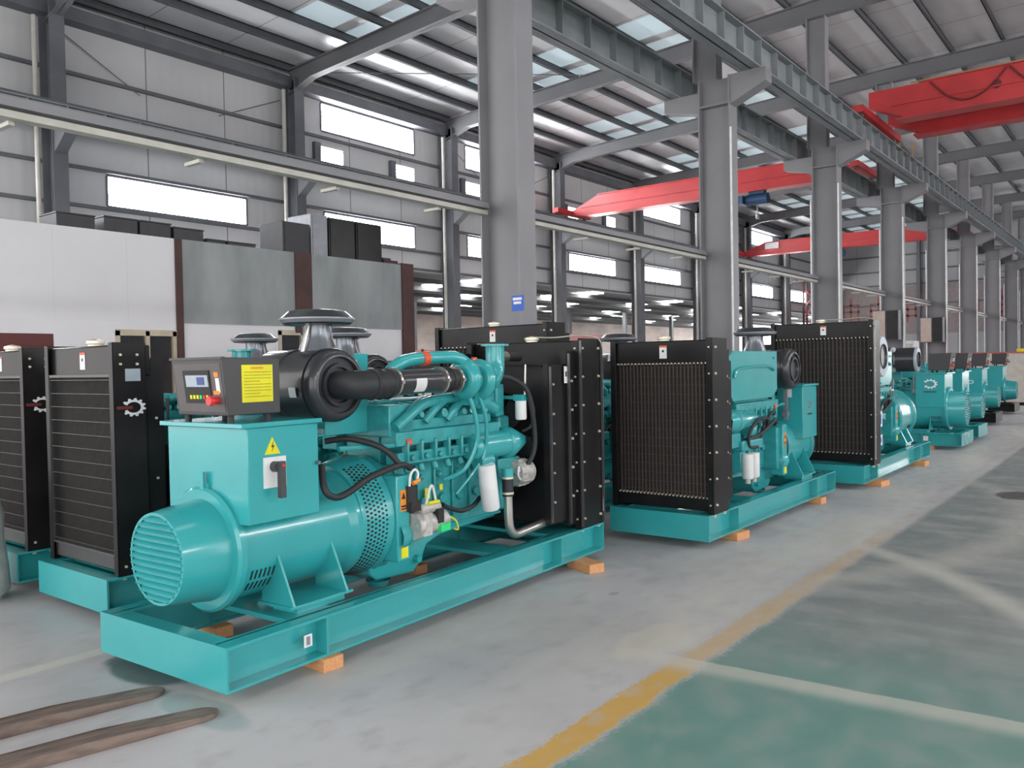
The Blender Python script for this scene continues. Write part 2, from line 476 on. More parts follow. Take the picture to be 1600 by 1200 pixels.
girder('crane_girder', 5.45, 6.5, 7.02, 'grey crane girder with yellow-brown rail on the aisle side of the middle columns', True)
girder('crane_girder', 6.93, 6.3, 6.85, 'dark crane girder on the window side of the middle columns', False)
girder('crane_girder', 17.3, 6.5, 6.93, 'dark crane girder along the window wall', False)

# lighting trough between the middle columns
for k in range(-1, 8):
    F = 7.83+6*k
    a, b = F+.16, F+5.84
    if k == -1: a = -3
    t = empty('light_trough', ((a+b)/2, 6.35, 3.38)); h = (b-a)/2
    MB().prism([(-.08, .07), (-.06, .14), (0, .17), (.06, .14), (.08, .07)], 'yz', -h, h).build('trunking', COLM, t)
    MB().bx(-h, h, -.05, .05, .0, .05).build('reflector', BEIGE, t, label='cream underside strip')
    nn = max(1, int((b-a)/1.47))
    for i in range(nn):
        x = b-.75-i*1.47-(a+b)/2
        MB().bx(x-.02, x+.02, .03, .26, -.03, .0).build('bracket_arm', BEIGE, t)
        tag(t, 'grey overhead lighting trough with cream underside, ' + ('leftmost span ending at the nearest middle column' if k == -1 else 'span %d beyond the nearest middle column' % (k+1)), 'light fitting', 'lighting troughs between the middle columns')

# ---- roof
ceil = struct(empty('ceiling', (0, 0, 0)))
def zb(y):
    if y >= 6.3: return 9.5-(y-6.3)*.55/11.9
    if y >= -3: return 9.5+(6.3-y)*.02
    return 9.686-(-3-y)*.04
ys = [18.4, 6.3, -3, -12.2]
def roofstrip(x0, x1, ya, yb, off, th):
    m = MB()
    pts = [y for y in ys if yb < y < ya]
    P = [ya]+pts+[yb]
    poly = [(y, zb(y)+off) for y in P] + [(y, zb(y)+off+th) for y in P[::-1]]
    return m.prism(poly, 'yz', x0, x1)
sky_x = []
for F in FX:
    if F < 7 or F > 56: continue
    sky_x += [(F-1.7, F-.55), (F-.2, F+.9)]
# panels around the rooflights
YS0, YS1 = 9.3, 15.6
roofstrip(X0, XE+.3, 18.4, YS1, .62, .1).build('roof_panel', ROOF, ceil)
roofstrip(X0, XE+.3, YS0, 1.6, .62, .1).build('roof_panel', ROOF, ceil)
roofstrip(X0, XE+.3, .4, -12.2, .62, .1).build('roof_panel', ROOF, ceil)
roofstrip(X0, 4, 1.6, .4, .62, .1).build('roof_panel', ROOF, ceil)
roofstrip(17.5, XE+.3, 1.6, .4, .62, .1).build('roof_panel', ROOF, ceil)
for q in range(9): roofstrip(4+q*1.5, 5.45+q*1.5, 1.6, .4, .64, .05).build('rooflight', SKY_ADDED, ceil); roofstrip(5.45+q*1.5, 5.5+q*1.5, 1.6, .4, .62, .1).build('roof_panel', ROOF, ceil)  # unseen glowing strip added for highlights on the teal machines
xa = X0
m = MB()
for (a, b) in sky_x+[(XE+.3, 0)]:
    poly = [(y, zb(y)+.62) for y in (YS1, YS0)] + [(y, zb(y)+.72) for y in (YS0, YS1)]
    m.prism(poly, 'yz', xa, a); xa = b
m.build('roof_panel', ROOF, ceil)
for (a, b) in sky_x:
    MB().prism([(y, zb(y)+.64) for y in (YS1, YS0)] + [(y, zb(y)+.68) for y in (YS0, YS1)], 'yz', a, b).build('rooflight', SKY, ceil)
y = 18.0
while y > -12:
    z = zb(y)+.41
    MB().bx(X0, XE, y-.012, y+.012, z, z+.2).bx(X0, XE, y-.07, y+.012, z, z+.02).bx(X0, XE, y-.012, y+.07, z+.18, z+.2).build('purlin', PUR, ceil)
    y -= 1.22
for F in FX:
    if F < -3 or F > 57: continue
    P = [17.95, 17.0, 6.3, -3, -12]
    drop = [.22, 0, 0, 0, .2]
    lo = [(q, zb(q)-dd) for q, dd in zip(P, drop)]
    hi = [(q, zb(q)+.41) for q in P[::-1]]
    m = MB().prism(lo+hi, 'yz', F-.012, F+.012)
    lo2 = [(q, z+.02) for q, z in lo[::-1]]
    m2 = MB()
    for (a, b) in zip(lo, lo[1:]):
        m2.prism([a, b, (b[0], b[1]+.02), (a[0], a[1]+.02)], 'yz', F-.11, F+.11)
    for (a, b) in zip(hi, hi[1:]):
        m2.prism([a, b, (b[0], b[1]-.02), (a[0], a[1]-.02)], 'yz', F-.11, F+.11)
    rf = m.build('rafter', RAFT, ceil); m2.build('rafter_flange', RAFT, rf)
for F in (13.83, 31.83):
    MB().tube([(F+.2, 17.5, zb(17.5)+.3), (F+5.8, 12.4, zb(12.4)+.3)], .012, 6, 1).build('roof_brace', DST, ceil)

# ---- end wall and right wall
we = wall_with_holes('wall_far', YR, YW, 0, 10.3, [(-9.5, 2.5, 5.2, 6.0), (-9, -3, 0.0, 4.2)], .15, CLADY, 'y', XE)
for z in (5.0, 6.3, 7.2, 8.2): MB().bx(XE-.1, XE, YR, YW, z-.05, z+.05).build('girt', DST, we)
for yy in (12.2, 2.0, -4.5): MB().bx(XE-.3, XE, yy-.1, yy+.1, 0, 9.6).build('end_post', DST, we)
MB().bx(XE-.04, XE-.01, 4.5, 17.4, 3.1, 6.2).build('banner_panel', mat('hazed_pink_board', (.30, .245, .245), .6), we, label='haze-toned board with red characters')
CH = mat('hazed_red_characters', (.36, .12, .11), .6)  # distance haze mixed into the board and character colours
random.seed(3)
for i in range(7):
    yc = 16.4-i*1.75; mm = MB(); s = .55
    for q in range(3): mm.bx(XE-.06, XE-.04, yc-s, yc+s, 5.05-q*.42, 5.17-q*.42)
    mm.bx(XE-.06, XE-.04, yc-.07, yc+.07, 3.9, 5.6)
    mm.bx(XE-.06, XE-.04, yc-s, yc-s+.12, 3.9+random.random()*.4, 5.1); mm.bx(XE-.06, XE-.04, yc+s-.12, yc+s, 3.9+random.random()*.4, 5.1)
    mm.build('painted_character', CH, we, label='large haze-toned red written character')
nwin += 1
struct(MB().bx(XE+.05, XE+.08, -9.5, 2.5, 5.2, 6.0).build('window_%d' % nwin, DAY))
wall_with_holes('wall_near_added', YR, 6.3, 0, 9.9, [(-9.5, 5.0, 0, 5.2)], .12, CLADY, 'y', X0-.12)  # unseen wall added to keep sky light off the right-nave roof
rw = [(7.83+6*k+1.2, 7.83+6*k+4.8, 5.2, 5.95) for k in range(-2, 1)] + [(7.83+6*k+.4, 7.83+6*k+5.6, 7.6, 8.7) for k in range(1, 5)]
added_openings = [(-5.0, 3.2, 0, 5.0), (7.5, 13.5, 0, 4.6)]  # unseen openings added to let in more daylight from the right
wall_with_holes('wall_right', X0, XE, 0, 9.9, rw+added_openings, .12, CLAD, 'x', YR-.12)
for (a, b, z0, z1) in rw:
    nwin += 1
    struct(MB().bx(a, b, YR-.08, YR-.05, z0, z1).build('window_%d' % nwin, DAYR))

# ---- the lower hall beyond the left wall
AY, AZ = 33.0, 4.62
an = struct(MB().bx(-8, 70, AY, AY+.2, 0, 5).build('wall_annex', ANXB))
ac = struct(empty('ceiling_annex'))
strips = [(23.2+7.6*k, 19.2, 22.0) for k in range(-2, 6)] + [(27.6+7.6*k, 23.4, 26.2) for k in range(-3, 5)] + [(24.6+7.6*k, 28, 30) for k in range(-1, 6)]
strips.sort()
MB().bx(-8, 70, YW+.12, AY, AZ+.05, AZ+.15).build('roof_panel', DST, ac)
for (x, a, b) in strips:
    MB().bx(x-.42, x+.42, a, b, AZ+.0, AZ+.045).build('rooflight', SKYA, ac)
for yy in range(20, 33, 2): MB().bx(-8, 70, yy-.05, yy+.05, AZ-.16, AZ).build('purlin', PUR, ac)
for k in range(0, 9):
    F = 7.83+6*k
    tag(MB().bx(F-.12, F+.12, 25.4, 25.6, 0, AZ).build('annex_post', DST), 'thin grey post in the low hall beyond the window wall', 'post', 'posts of the low hall')
for i, (x, yy, w, h, mt, nm) in enumerate(((25.5, 24, 2.2, 2.3, PINK, 'salmon'), (30.5, 26, 3, 2.4, CARD, 'pale board'), (38, 27, 3.4, 2.6, PINK, 'salmon, farther'), (46, 26, 4, 2.8, CARD, 'pale board, farther'), (21.2, 24.5, 1.6, 2.9, BEIGE, 'cream'))):
    t = empty('storage_rack', (x, yy, 0))
    m = MB()
    for a in (-w/2, w/2-.08):
        for b in (-.4, .32): m.bx(a, a+.08, b, b+.08, 0, h)
    m.build('uprights', DST, t)
    for z in (.6, 1.35, h-.1): MB().bx(-w/2, w/2, -.4, .4, z, z+.07).build('shelf', mt, t)
    for q in range(3): MB().bx(-w/2+.15+q*w/3, -w/2+q*w/3+w/3-.1, -.35, .3, 1.42, h-.25).build('carton', mt, t)
    tag(t, '%s storage rack in the low hall beyond the window wall' % nm, 'rack')

# ---- inner room of panels
RY, RX0, RX1, RZ = 13.3, 2.0, 13.45, 3.86
holes = [(6.7, 7.72, 1.15, 2.27), (9.84, 10.9, 1.15, 2.33), (4.6, 5.73, 0, 2.2)]
m = MB()
wr = wall_with_holes('wall_room_front', RX0, RX1, 0, 2.42, holes, .1, ROOMW, 'x', RY)
struct(MB().bx(RX0, 7.74, RY, RY+.1, 2.42, RZ).build('wall_room_upper', ROOM_SEAM))
t = MB().bx(7.86, 10.22, RY-.02, RY+.1, 2.42, RZ).bx(10.62, 13.1, RY-.02, RY+.1, 2.42, RZ).build('wall_room_cladding', GALV)
struct(t)
MB().bx(7.74, 7.86, RY-.04, RY+.12, 0, RZ).bx(10.22, 10.62, RY-.05, RY+.1, 2.3, RZ).bx(13.1, 13.45, RY-.06, RY+.12, 0, RZ+.03).build('brown_post', BROWN, wr, label='brown primed steel posts')
struct(MB().bx(RX1-.1, RX1, RY+.1, 17.5, 0, RZ).build('wall_room_side', GALV))
struct(MB().bx(RX0, RX1, RY+.1, 17.5, RZ-.1, RZ).build('ceiling_room', SILV))
struct(MB().bx(RX0, RX1, 17.5, 17.6, 0, RZ).build('wall_room_back', ROOMW))
for (a, b, z0, z1) in holes[:2]:
    nwin += 1
    w = struct(MB().bx(a, b, RY+.04, RY+.05, z0, z1).build('window_%d' % nwin, DGL))
    m = MB().bx(a-.02, b+.02, RY-.02, RY+.06, z1-.08, z1+.02).bx(a-.02, b+.02, RY-.02, RY+.06, z0-.02, z0+.05)
    for x in (a-.02, (a+b)/2-.03, b-.06): m.bx(x, x+.07, RY-.02, RY+.06, z0, z1)
    m.build('window_frame', FRAME, w, label='champagne aluminium frame')
dr = struct(MB().bx(4.6, 5.73, RY+.02, RY+.07, 0, 2.2).build('door_1', REDC))
MB().bx(4.62, 5.71, RY-.0, RY+.02, 2.02, 2.18).build('door_rail', REDC, dr)
MB().cyl((4.75, RY-.03, 1.05), (4.75, RY+.03, 1.05), .03).build('door_handle', STEEL, dr)
# things stored on top of the room
for i, (a, b, h, nm, lab) in enumerate(((6.0, 6.6, .27, CRATE, 'dark crate on the room roof, leftmost'), (6.75, 7.32, .3, CRATE, 'dark crate on the room roof, second from the left'),
        (7.36, 7.92, .3, CRATE, 'dark crate on the room roof above the joint of white and grey panels'), (7.98, 8.55, .26, CRATE, 'dark crate on the room roof, fourth from the left'),
        (8.62, 9.0, .12, CRATE, 'thin dark tray on the room roof, the smaller of two'), (9.05, 9.65, .12, CRATE, 'thin dark tray on the room roof, the longer of two'))):
    t = MB().bx(a, b, 13.7, 14.3, RZ, RZ+h).build('storage_crate', nm, bevel=.01); MB().bx(a-.01, b+.01, 13.69, 14.31, RZ+h, RZ+h+.02).build('lid', nm, t)
    tag(t, lab, 'crate', 'things stored on the room roof')
for (a, b, h, mt, lab) in ((10.32, 10.98, .68, CRATE, 'low black cabinet on the room roof, left of the grey one'), (11.02, 11.45, .92, SILV, 'narrow grey cabinet on the room roof between black ones'),
        (11.48, 12.2, .9, BLK, 'tall black cabinet on the room roof beside the grey one'), (12.23, 12.98, .9, BLK, 'tall black cabinet on the room roof, rightmost')):
    t = MB().bx(a, b, 13.75, 14.5, RZ, RZ+h).build('roof_cabinet', mt, bevel=.01)
    MB().bx(a+.04, b-.04, 13.735, 13.75, RZ+.05, RZ+h-.05).build('cabinet_door', mt, t)
    tag(t, lab, 'cabinet', 'things stored on the room roof')
t = MB().bx(13.0, 13.42, 13.7, 14.4, RZ, RZ+.14).build('steel_offcut', BROWN)
MB().bx(13.05, 13.3, 13.8, 14.2, RZ+.14, RZ+.2).build('upper_plate', CRATE, t)
tag(t, 'flat brown steel offcuts at the right end of the room roof', 'offcut')

# ---- overhead cranes
def crane(name, x, ya, yb, z0, z1, label, hoist=None, twin=False, ends=True):
    t = empty(name, (x, (ya+yb)/2, z0)); h = (ya-yb)/2; dz = z1-z0
    for q in ((0, 1.75) if twin else (0,)):
        prof = [(-h, dz*.5), (-h+.8, 0), (h-.8, 0), (h, dz*.5), (h, dz), (-h, dz)] if twin else [(-h, dz*.25), (-h, dz*.1), (-h+.6, -.0), (h-.6, 0), (h, dz*.1), (h, dz*.25), (h-1.2, dz), (-h+1.2, dz)]
        MB().prism(prof, 'yz', q-.16, q+.16).build('main_girder', CRED, t)
        MB().bx(q-.24, q+.24, -h+.6, h-.6, -.04, .0).bx(q-.2, q+.2, -h+1.2, h-1.2, dz, dz+.03).build('girder_flange', CRED, t)
        MB().bx(q-.19, q+.19, -h+.5, h-.5, dz*.42, dz*.46).build('girder_rib', CRED, t)
    for s in (-1, 1):
        e = MB().bx(-1.1, 2.4 if twin else 1.1, s*h-.12, s*h+.12, .06, .22).build('end_carriage', CRED, t)
        for xx in (-.85, (2.1 if twin else .85)):
            MB().cyl((xx, s*h-.05, .10), (xx, s*h+.05, .10), .1).build('wheel', DST, e)
    if hoist is not None:
        yy = hoist-(ya+yb)/2
        hb = MB().cyl((.0, yy-.35, -.28), (0, yy+.35, -.28), .17).bx(-.12, .12, yy-.25, yy+.25, -.12, -.03).build('hoist', BLUEH, t, label='dark blue electric hoist')
        MB().bx(-.3, .3, yy+.38, yy+.6, -.4, -.15).build('hoist_motor', BLUEH, hb)
        MB().tube([(0, yy, -.45), (0, yy, -.75)], .02, 6, 1).cyl((0, yy, -.75), (0, yy, -.9), .06).build('hook', SILV, hb)
    return tag(t, label, 'crane')
crane('overhead_crane', 26.0, 17.3, 6.93, 7.02, 7.68, 'red overhead crane beam with dark blue hoist across the window-side nave', 10.2)
c2 = crane('overhead_crane', 42.0, 17.3, 6.93, 7.02, 7.62, 'red overhead crane far down the window-side nave', 12.5)
MB().bx(-.25, -.19, 3.2, 3.9, .25, .55).build('control_cabinet', WHT, c2, label='white cabinet on the girder')
c3 = crane('overhead_crane', 21.0, 5.45, -11.6, 7.12, 7.84, 'large red twin-girder crane at the top right over the aisle', None, True)
for i in range(6):
    y0 = 7.2-i*1.55; m = MB()
    m.tube([(-.2, y0, .68), (-.2, y0-.35, .3), (-.2, y0-.75, .14), (-.2, y0-1.15, .3), (-.2, y0-1.5, .68)], .02, 6, 5)
    m.build('festoon_cable', DRED, c3)
MB().cyl((-.17, 5.9, .36), (-.161, 5.9, .36), .1).build('maker_plate', DRED, c3)
MB().bx(-.22, -.18, -8.3, 7.6, .735, .76).build('conductor_bar', RAIL, c3)
for (xx, l) in ((22.7, 'nearer'), (24.2, 'farther')):
    tag(MB().bx(xx+.9, xx+.95, 5.4, 5.46, 7.11, 7.5).build('rail_stop', RAIL), 'small yellow stop post on the crane rail, %s of two' % l, 'stop post')

# ---- distribution boxes on the columns, red lattice post, far things
for k, lab in ((3, 'nearer of two'), (4, 'farther of two')):
    F = 7.83+6*k
    t = MB().bx(F-.62, F-.27, 5.85, 6.55, 2.1, 2.95).build('distribution_box', DST, bevel=.01)
    MB().bx(F-.64, F-.62, 6.2, 6.53, 2.12, 2.93).build('box_door', CARD, t, label='pale pinkish door'); MB().bx(F-.64, F-.62, 5.87, 6.17, 2.12, 2.93).build('box_door', BLK, t, label='dark door')
    MB().bx(F-.27, F-.16, 6.0, 6.1, 2.3, 2.7).build('mounting_arm', DST, t)
    tag(t, 'electrical box with pale doors on a middle column, ' + lab, 'electrical box')
for (x, y, z, lab, h) in ((52.2, 17.2, 0, 'red steel post against the far end of the window wall', 6.4), (49.0, 5.0, 0, 'dark red lattice post at the far right end of the middle row', 6.4)):
    t = empty('lattice_post', (x, y, 0))
    for a in (-.3, .3):
        for b in (-.3, .3): MB().bx(a-.05, a+.05, b-.05, b+.05, 0, h).build('post_leg', BROWN, t)
    m = MB(); z = 0
    while z < h-.6:
        m.tube([(-.3, -.3, z), (-.3, .3, z+.6)], .02, 5, 1); m.tube([(-.3, .3, z), (-.3, -.3, z+.6)], .02, 5, 1)
        m.tube([(.3, -.3, z), (-.3, -.3, z+.6)], .02, 5, 1); z += .6
    m.build('lacing', CRED, t)
    tag(t, lab, 'post')

# canopy set far down the aisle
t = empty('canopy_generator', (31.5, 4.6, 0))
MB().bx(-.6, 3, -1.9, 1.5, .1, 1.68).build('enclosure', CANO, t, bevel=.02)
MB().bx(-.62, 3.02, -1.92, 1.52, 1.68, 1.72).build('red_roof_edge', mat('red_trim', (.6, .12, .1), .5), t, label='thin red roof edge')
MB().bx(-.62, -.6, .35, 1.2, 1.35, 1.6).build('vent_panel', SILV, t)
MB().bx(-.62, -.6, -.55, -.25, 1.5, 1.54).build('red_lettering', RED, t); MB().bx(-.62, -.6, -.75, -.2, 1.38, 1.43).build('black_lettering', INK, t)
MB().bx(-.5, 2.9, -1.8, 1.4, 0, .1).build('base_frame', BLK, t)
MB().bx(-.3, .1, -1.2, -.9, 1.72, 1.82).build('roof_cap', YEL, t)
tag(t, 'long cream enclosed generator with red roof edge at the far right', 'generator')
t = empty('tool_cabinet', (33.0, 7.5, 0))
MB().bx(-.4, .4, -.45, .45, 0, 2.2).build('body', WHT, t, bevel=.01); MB().bx(-.42, -.4, -.4, .4, .1, 2.1).build('cabinet_door', CANO, t)
tag(t, 'tall white cabinet far down the row of columns', 'cabinet')
t = empty('salmon_cabinet', (10.9, 7.5, 0))
MB().bx(-.75, .75, -.3, .3, 0, 2.06).build('body', PINK, t, bevel=.01)
MB().bx(-.72, -.02, -.315, -.3, .1, 1.9).build('cabinet_door', PINK, t); MB().bx(.02, .72, -.315, -.3, .1, 1.9).build('cabinet_door', PINK, t)
tag(t, 'salmon pink steel cabinet behind the second row of generators', 'cabinet')
MB().cyl((-.6, -.1, 2.06), (-.6, -.1, 2.10), .05).build('lifting_eye', STEEL, t)

# ================================================================ GENERATOR SETS
def bolts(m, pts, ax, r=.012, h=.014):
    for p in pts:
        p = Vector(p); m.cyl(p, p+Vector(ax)*h, r, r*.75, 8)

def gear_logo(pos, ax_u, ax_v, nrm, s, parent, mt=WHT, bar=True):
    """open-sided toothed ring: white with a dark red bar entering from the left"""
    m = MB(); n = 40; u = Vector(ax_u); v = Vector(ax_v); w = Vector(nrm)*.003; c = Vector(pos)
    ring = []
    for k in range(n+1):
        a = -math.pi*.86+2*math.pi*.86*k/n
        tooth = 1.0 if (k//2) % 2 else .8
        ring.append((a, tooth))
    for (a, ta), (b, tb) in zip(ring, ring[1:]):
        q = [c+(u*math.cos(a)*1.1+v*math.sin(a)*.8)*.58*s, c+(u*math.cos(b)*1.1+v*math.sin(b)*.8)*.58*s,
             c+(u*math.cos(b)*1.1+v*math.sin(b)*.8)*tb*s, c+(u*math.cos(a)*1.1+v*math.sin(a)*.8)*ta*s]
        vs = q+[p+w for p in q]
        m.add(vs, [(0, 1, 2, 3), (7, 6, 5, 4), (0, 4, 5, 1), (1, 5, 6, 2), (2, 6, 7, 3), (3, 7, 4, 0)])
    lg = m.build('gear_emblem', mt, parent, label='white toothed ring emblem')
    if bar:
        q = [c-u*1.5*s-v*.14*s, c-u*.1*s-v*.14*s, c-u*.1*s+v*.14*s, c-u*1.5*s+v*.14*s]
        vs = q+[p+w for p in q]
        MB().add(vs, [(0, 1, 2, 3), (7, 6, 5, 4), (0, 4, 5, 1), (1, 5, 6, 2), (2, 6, 7, 3), (3, 7, 4, 0)]).build('emblem_bar', DRED, lg)
    return lg

def skid(t, L, W, z0=.07, z1=.29, mt=None):
    mt = mt or TEAL; h = W/2
    sk = MB()
    for s in (-1, 1):
        a, b = sorted((s*h, s*(h-.12)))
        sk.bx(.012, L-.012, a, b, z1-.014, z1); sk.bx(.012, L-.012, a, b, z0, z0+.014)
        wy = s*(h-.095)
        sk.bx(.012, L-.012, wy-.005, wy+.005, z0, z1)
        for x in (.63, L-.64): 
            a2, b2 = sorted((s*(h-.005), s*(h-.115)))
            sk.bx(x-.006, x+.006, a2, b2, z0+.014, z1-.014)
    for x, sg in ((0, 1), (L, -1)):
        a, b = sorted((x, x+sg*.012)); sk.bx(a, b, -h, h, z0, z1)
        a, b = sorted((x+sg*.012, x+sg*.1)); sk.bx(a, b, -h+.12, h-.12, z1-.014, z1)
        sk.bx(a, b, -h+.12, h-.12, z0, z0+.014)
    o = sk.build('skid_frame', mt, t)
    MB().bx(.46, .76, -h+.1, h-.1, z1-.03, z1-.004).build('cross_member', mt, o)
    MB().bx(2.25, 2.5, -h+.1, h-.1, z1-.03, z1-.004).build('cross_member', mt, o)
    MB().bx(L-.62, L-.2, -h+.1, h-.1, z1-.03, z1-.004).build('cross_member', mt, o)
    return o

def alternator(t, r=.30, zc=.645, dz=0):
    o = MB()
    o.lathe((0.31, 0, zc), (1, 0, 0), [(0, .0), (0, r), (.74, r), (.78, r+.035), (.82, r+.035), (.84, r+.01), (.84, 0)], 48)
    a = o.build('alternator', TEAL, t)
    zc_ = zc
    b = MB().lathe((0, 0, zc), (1, 0, 0), [(.0, r*.74), (0.0, r*.79), (.012, r*.8), (.26, r*.92), (.26, .0)], 48)
    # recessed disc
    b.lathe((0.012, 0, zc), (1, 0, 0), [(0, 0), (0, r*.76), (-.01, r*.76)], 48)
    b = b.build('end_bell', TEAL, a)
    s = MB(); rr = r*.75
    for i in range(13):
        z = zc-rr*.9+i*rr*1.8/12
        w = math.sqrt(max(rr*rr-(z-zc)**2, .0004))
        rot = Matrix.Rotation(R(-35), 3, 'Y')
        s.bx(-.012, .016, -w, w, z-.003, z+.004, rot, (0, 0, z))
    s.build('louvre_slats', TEAL, b)
    MB().lathe((.255, 0, zc), (1, 0, 0), [(0, r*.9), (0, r+.02), (.015, r+.035), (.05, r+.035), (.06, r+.0), (.06, r*.9)], 48).build('end_ring', TEAL, a)
    # slots
    m = MB()
    for row in range(2):
        for i in range(7):
            ang = R(-128-row*14); x = .37+i*.028
            c = Vector((x, math.cos(ang)*r, zc+math.sin(ang)*r)); 
            ang = R(205+row*15)
            c = Vector((x, math.cos(ang)*(r+.001), zc+math.sin(ang)*(r+.001)))
            rot = Matrix.Rotation(ang, 3, 'X')
            m.bx(c.x-.005, c.x+.005, c.y-.001, c.y+.001, c.z-.028, c.z+.028, rot)
    m.build('cooling_slots', INK, a)
    # feet
    for sy in (-1, 1):
        f = MB()
        f.bx(.5, .95, *sorted((sy*.15, sy*.42)), .32, .335).bx(.56, .9, *sorted((sy*.2, sy*.40)), .286, .32)
        for x in (.52, .9):
            f.prism([(sy*.42, .335), (sy*.16, .335), (sy*.16, .40), (sy*.285, .62)], 'yz', x, x+.015)
        f.build('mounting_foot', TEAL, a)
    # adapter with perforated band and flywheel housing
    ad = MB().lathe((1.12, 0, .665), (1, 0, 0), [(0, .29), (.0, .335), (.03, .345), (.19, .375), (.22, .385), (.22, 0)], 48).build('adapter_housing', TEAL, t)
    m = MB()
    for i in range(6):
        x = 1.155+i*.027; rr = .347+(x-1.15)*.16
        for k in range(34):
            ang = R(115+k*4.4+(i % 2)*2.2)
            c = Vector((x, math.cos(ang)*rr, .665+math.sin(ang)*rr)); rot = Matrix.Rotation(ang, 3, 'X')
            m.bx(c.x-.007, c.x+.007, c.y-.003, c.y+.003, c.z-.006, c.z+.006, rot)
    m.build('vent_perforation', INK, ad, label='rows of small vent holes')
    fh = MB().lathe((1.34, 0, .66), (1, 0, 0), [(0, 0), (0, .375), (.09, .375), (.12, .34), (.12, 0)], 40)
    fh.bx(1.345, 1.46, -.40, -.26, .40, .93).bx(1.345, 1.46, .26, .40, .40, .93)
    fh = fh.build('flywheel_housing', TEAL, t, bevel=.008)
    MB().lathe((1.47, -.33, .55), (-1, 0, 0), [(-.02, 0), (0, .085), (.05, .1), (.1, .1)], 20).build('starter_boss', TEAL, fh)
    st = MB().bx(1.375, 1.43, -.403, -.40, .71, .84).build('warning_sticker', ORG, fh, label='orange warning sticker')
    MB().prism([(1.385, .785), (1.42, .785), (1.4025, .825)], 'xz', -.405, -.403).bx(1.38, 1.425, -.405, -.403, .735, .745).bx(1.38, 1.425, -.405, -.403, .72, .727).build('sticker_print', INK, st)
    MB().bx(1.375, 1.435, -.403, -.40, .42, .50).build('yellow_plate', YEL, fh, label='small yellow plate')
    return a

def terminal_box(t, main=True, wide=False):
    o = MB().bx(.29, .76, -.37, .33, .80 if main else .72, 1.30).build('terminal_box', TEAL, t, bevel=.006)
    MB().bx(.25, .78, -.385, .345, 1.30, 1.325).build('box_lid', TEAL, o, bevel=.004)
    MB().bx(.275, .29, -.05, .06, .93, 1.0).bx(.26, .275, -.03, .0, .93, 1.06).build('lifting_lug', TEAL, o)
    if not main: return o
    pl = MB().bx(.385, .53, -.376, -.37, .98, 1.14).build('breaker_plate', WHT, o, label='white breaker mounting plate')
    MB().cyl((.45, -.376, 1.09), (.45, -.42, 1.09), .028).bx(.435, .468, -.45, -.42, .93, 1.12).build('breaker_handle', PANEL, pl, label='dark rotary breaker handle')
    MB().cyl((.45, -.45, 1.10), (.45, -.455, 1.10), .008, n=10).build('handle_mark', RED, pl)
    tr = MB().prism([(.395, 1.155), (.495, 1.155), (.445, 1.245)], 'xz', -.374, -.37).build('hazard_triangle', YEL, o, label='yellow high-voltage triangle')
    MB().prism([(.452, 1.225), (.436, 1.192), (.448, 1.194), (.440, 1.168), (.458, 1.202), (.446, 1.2)], 'xz', -.3755, -.374).build('lightning_print', INK, tr)
    MB().cyl((.74, -.37, 1.08), (.74, -.40, 1.08), .01, n=10).build('lock_knob', CHR, o)
    return o

def control_panel(t, big=True):
    o = empty('control_panel'); o.parent = t
    # the hood is a tapered box
    m = MB()
    poly = [(.235, 1.365), (.56, 1.365), (.56, 1.66), (.20, 1.665), (.20, 1.645)]
    m.prism(poly, 'xz', -.305, .135)
    c = m.build('panel_hood', PANEL, o, bevel=.006)
    MB().bx(.19, .215, -.31, .14, 1.655, 1.668).build('visor', PANEL, o)
    def face(a, b, z0, z1, dx, nm, mt, par, lab=None):
        # the sloping front face: x as a function of z
        def fx(z): return .235-(z-1.365)*(.035/.28)
        vs = [(fx(z0)-dx, a, z0), (fx(z0)-dx, b, z0), (fx(z1)-dx, b, z1), (fx(z1)-dx, a, z1)]
        vs += [(x+.004, y, z) for x, y, z in vs]
        return MB().add(vs, [(0, 1, 2, 3), (7, 6, 5, 4), (0, 4, 5, 1), (1, 5, 6, 2), (2, 6, 7, 3), (3, 7, 4, 0)]).build(nm, mt, par, label=lab)
    fc = face(-.285, .115, 1.385, 1.635, .002, 'front_plate', PANEL2, o)
    ctl = face(-.19, .035, 1.43, 1.60, .008, 'controller', INK, o)
    face(-.18, .01, 1.515, 1.575, .012, 'lcd_screen', LCD, o, 'pale grey screen'); face(-.15, -.09, 1.525, 1.565, .015, 'lcd_window', LCDB, o)
    for i, mm in enumerate((YEL, YEL, YEL, GRN, RED, YEL)): face(-.012-i*.028-.016, -.012-i*.028, 1.452, 1.472, .013, 'push_button', mm, o)
    st = MB().cyl((.225, -.235, 1.445), (.18, -.235, 1.445), .019, .019, 16).cyl((.185, -.235, 1.445), (.165, -.235, 1.445), .027, .024, 16).build('emergency_stop', RED, o, label='red mushroom stop button')
    face(-.258, -.21, 1.475, 1.495, .006, 'stop_label', ORG, o); face(-.265, -.235, 1.485, 1.56, .005, 'notice_strip', WHT, o)
    face(-.262, -.228, 1.565, 1.59, .005, 'caution_triangle', ORG, o)
    if big:
        lb = MB().bx(.315, .51, -.308, -.305, 1.43, 1.625).build('instruction_label', YEL, o, label='large yellow instruction label')
        m = MB()
        for i in range(9):
            z = 1.585-i*.016; w = .17 if i % 4 != 3 else .10
            m.bx(.328, .328+w, -.3088, -.308, z, z+.0035)
        m.build('label_lines', mat('label_print', (.35, .33, .02), .6), lb); MB().bx(.37, .45, -.3088, -.308, 1.603, 1.613).build('label_heading', ORG, lb)
    ft = MB()
    for x in (.27, .5):
        for y in (-.27, .1): ft.cyl((x, y, 1.325), (x, y, 1.366), .018, n=10)
    ft.build('rubber_mounts', RUB, o)

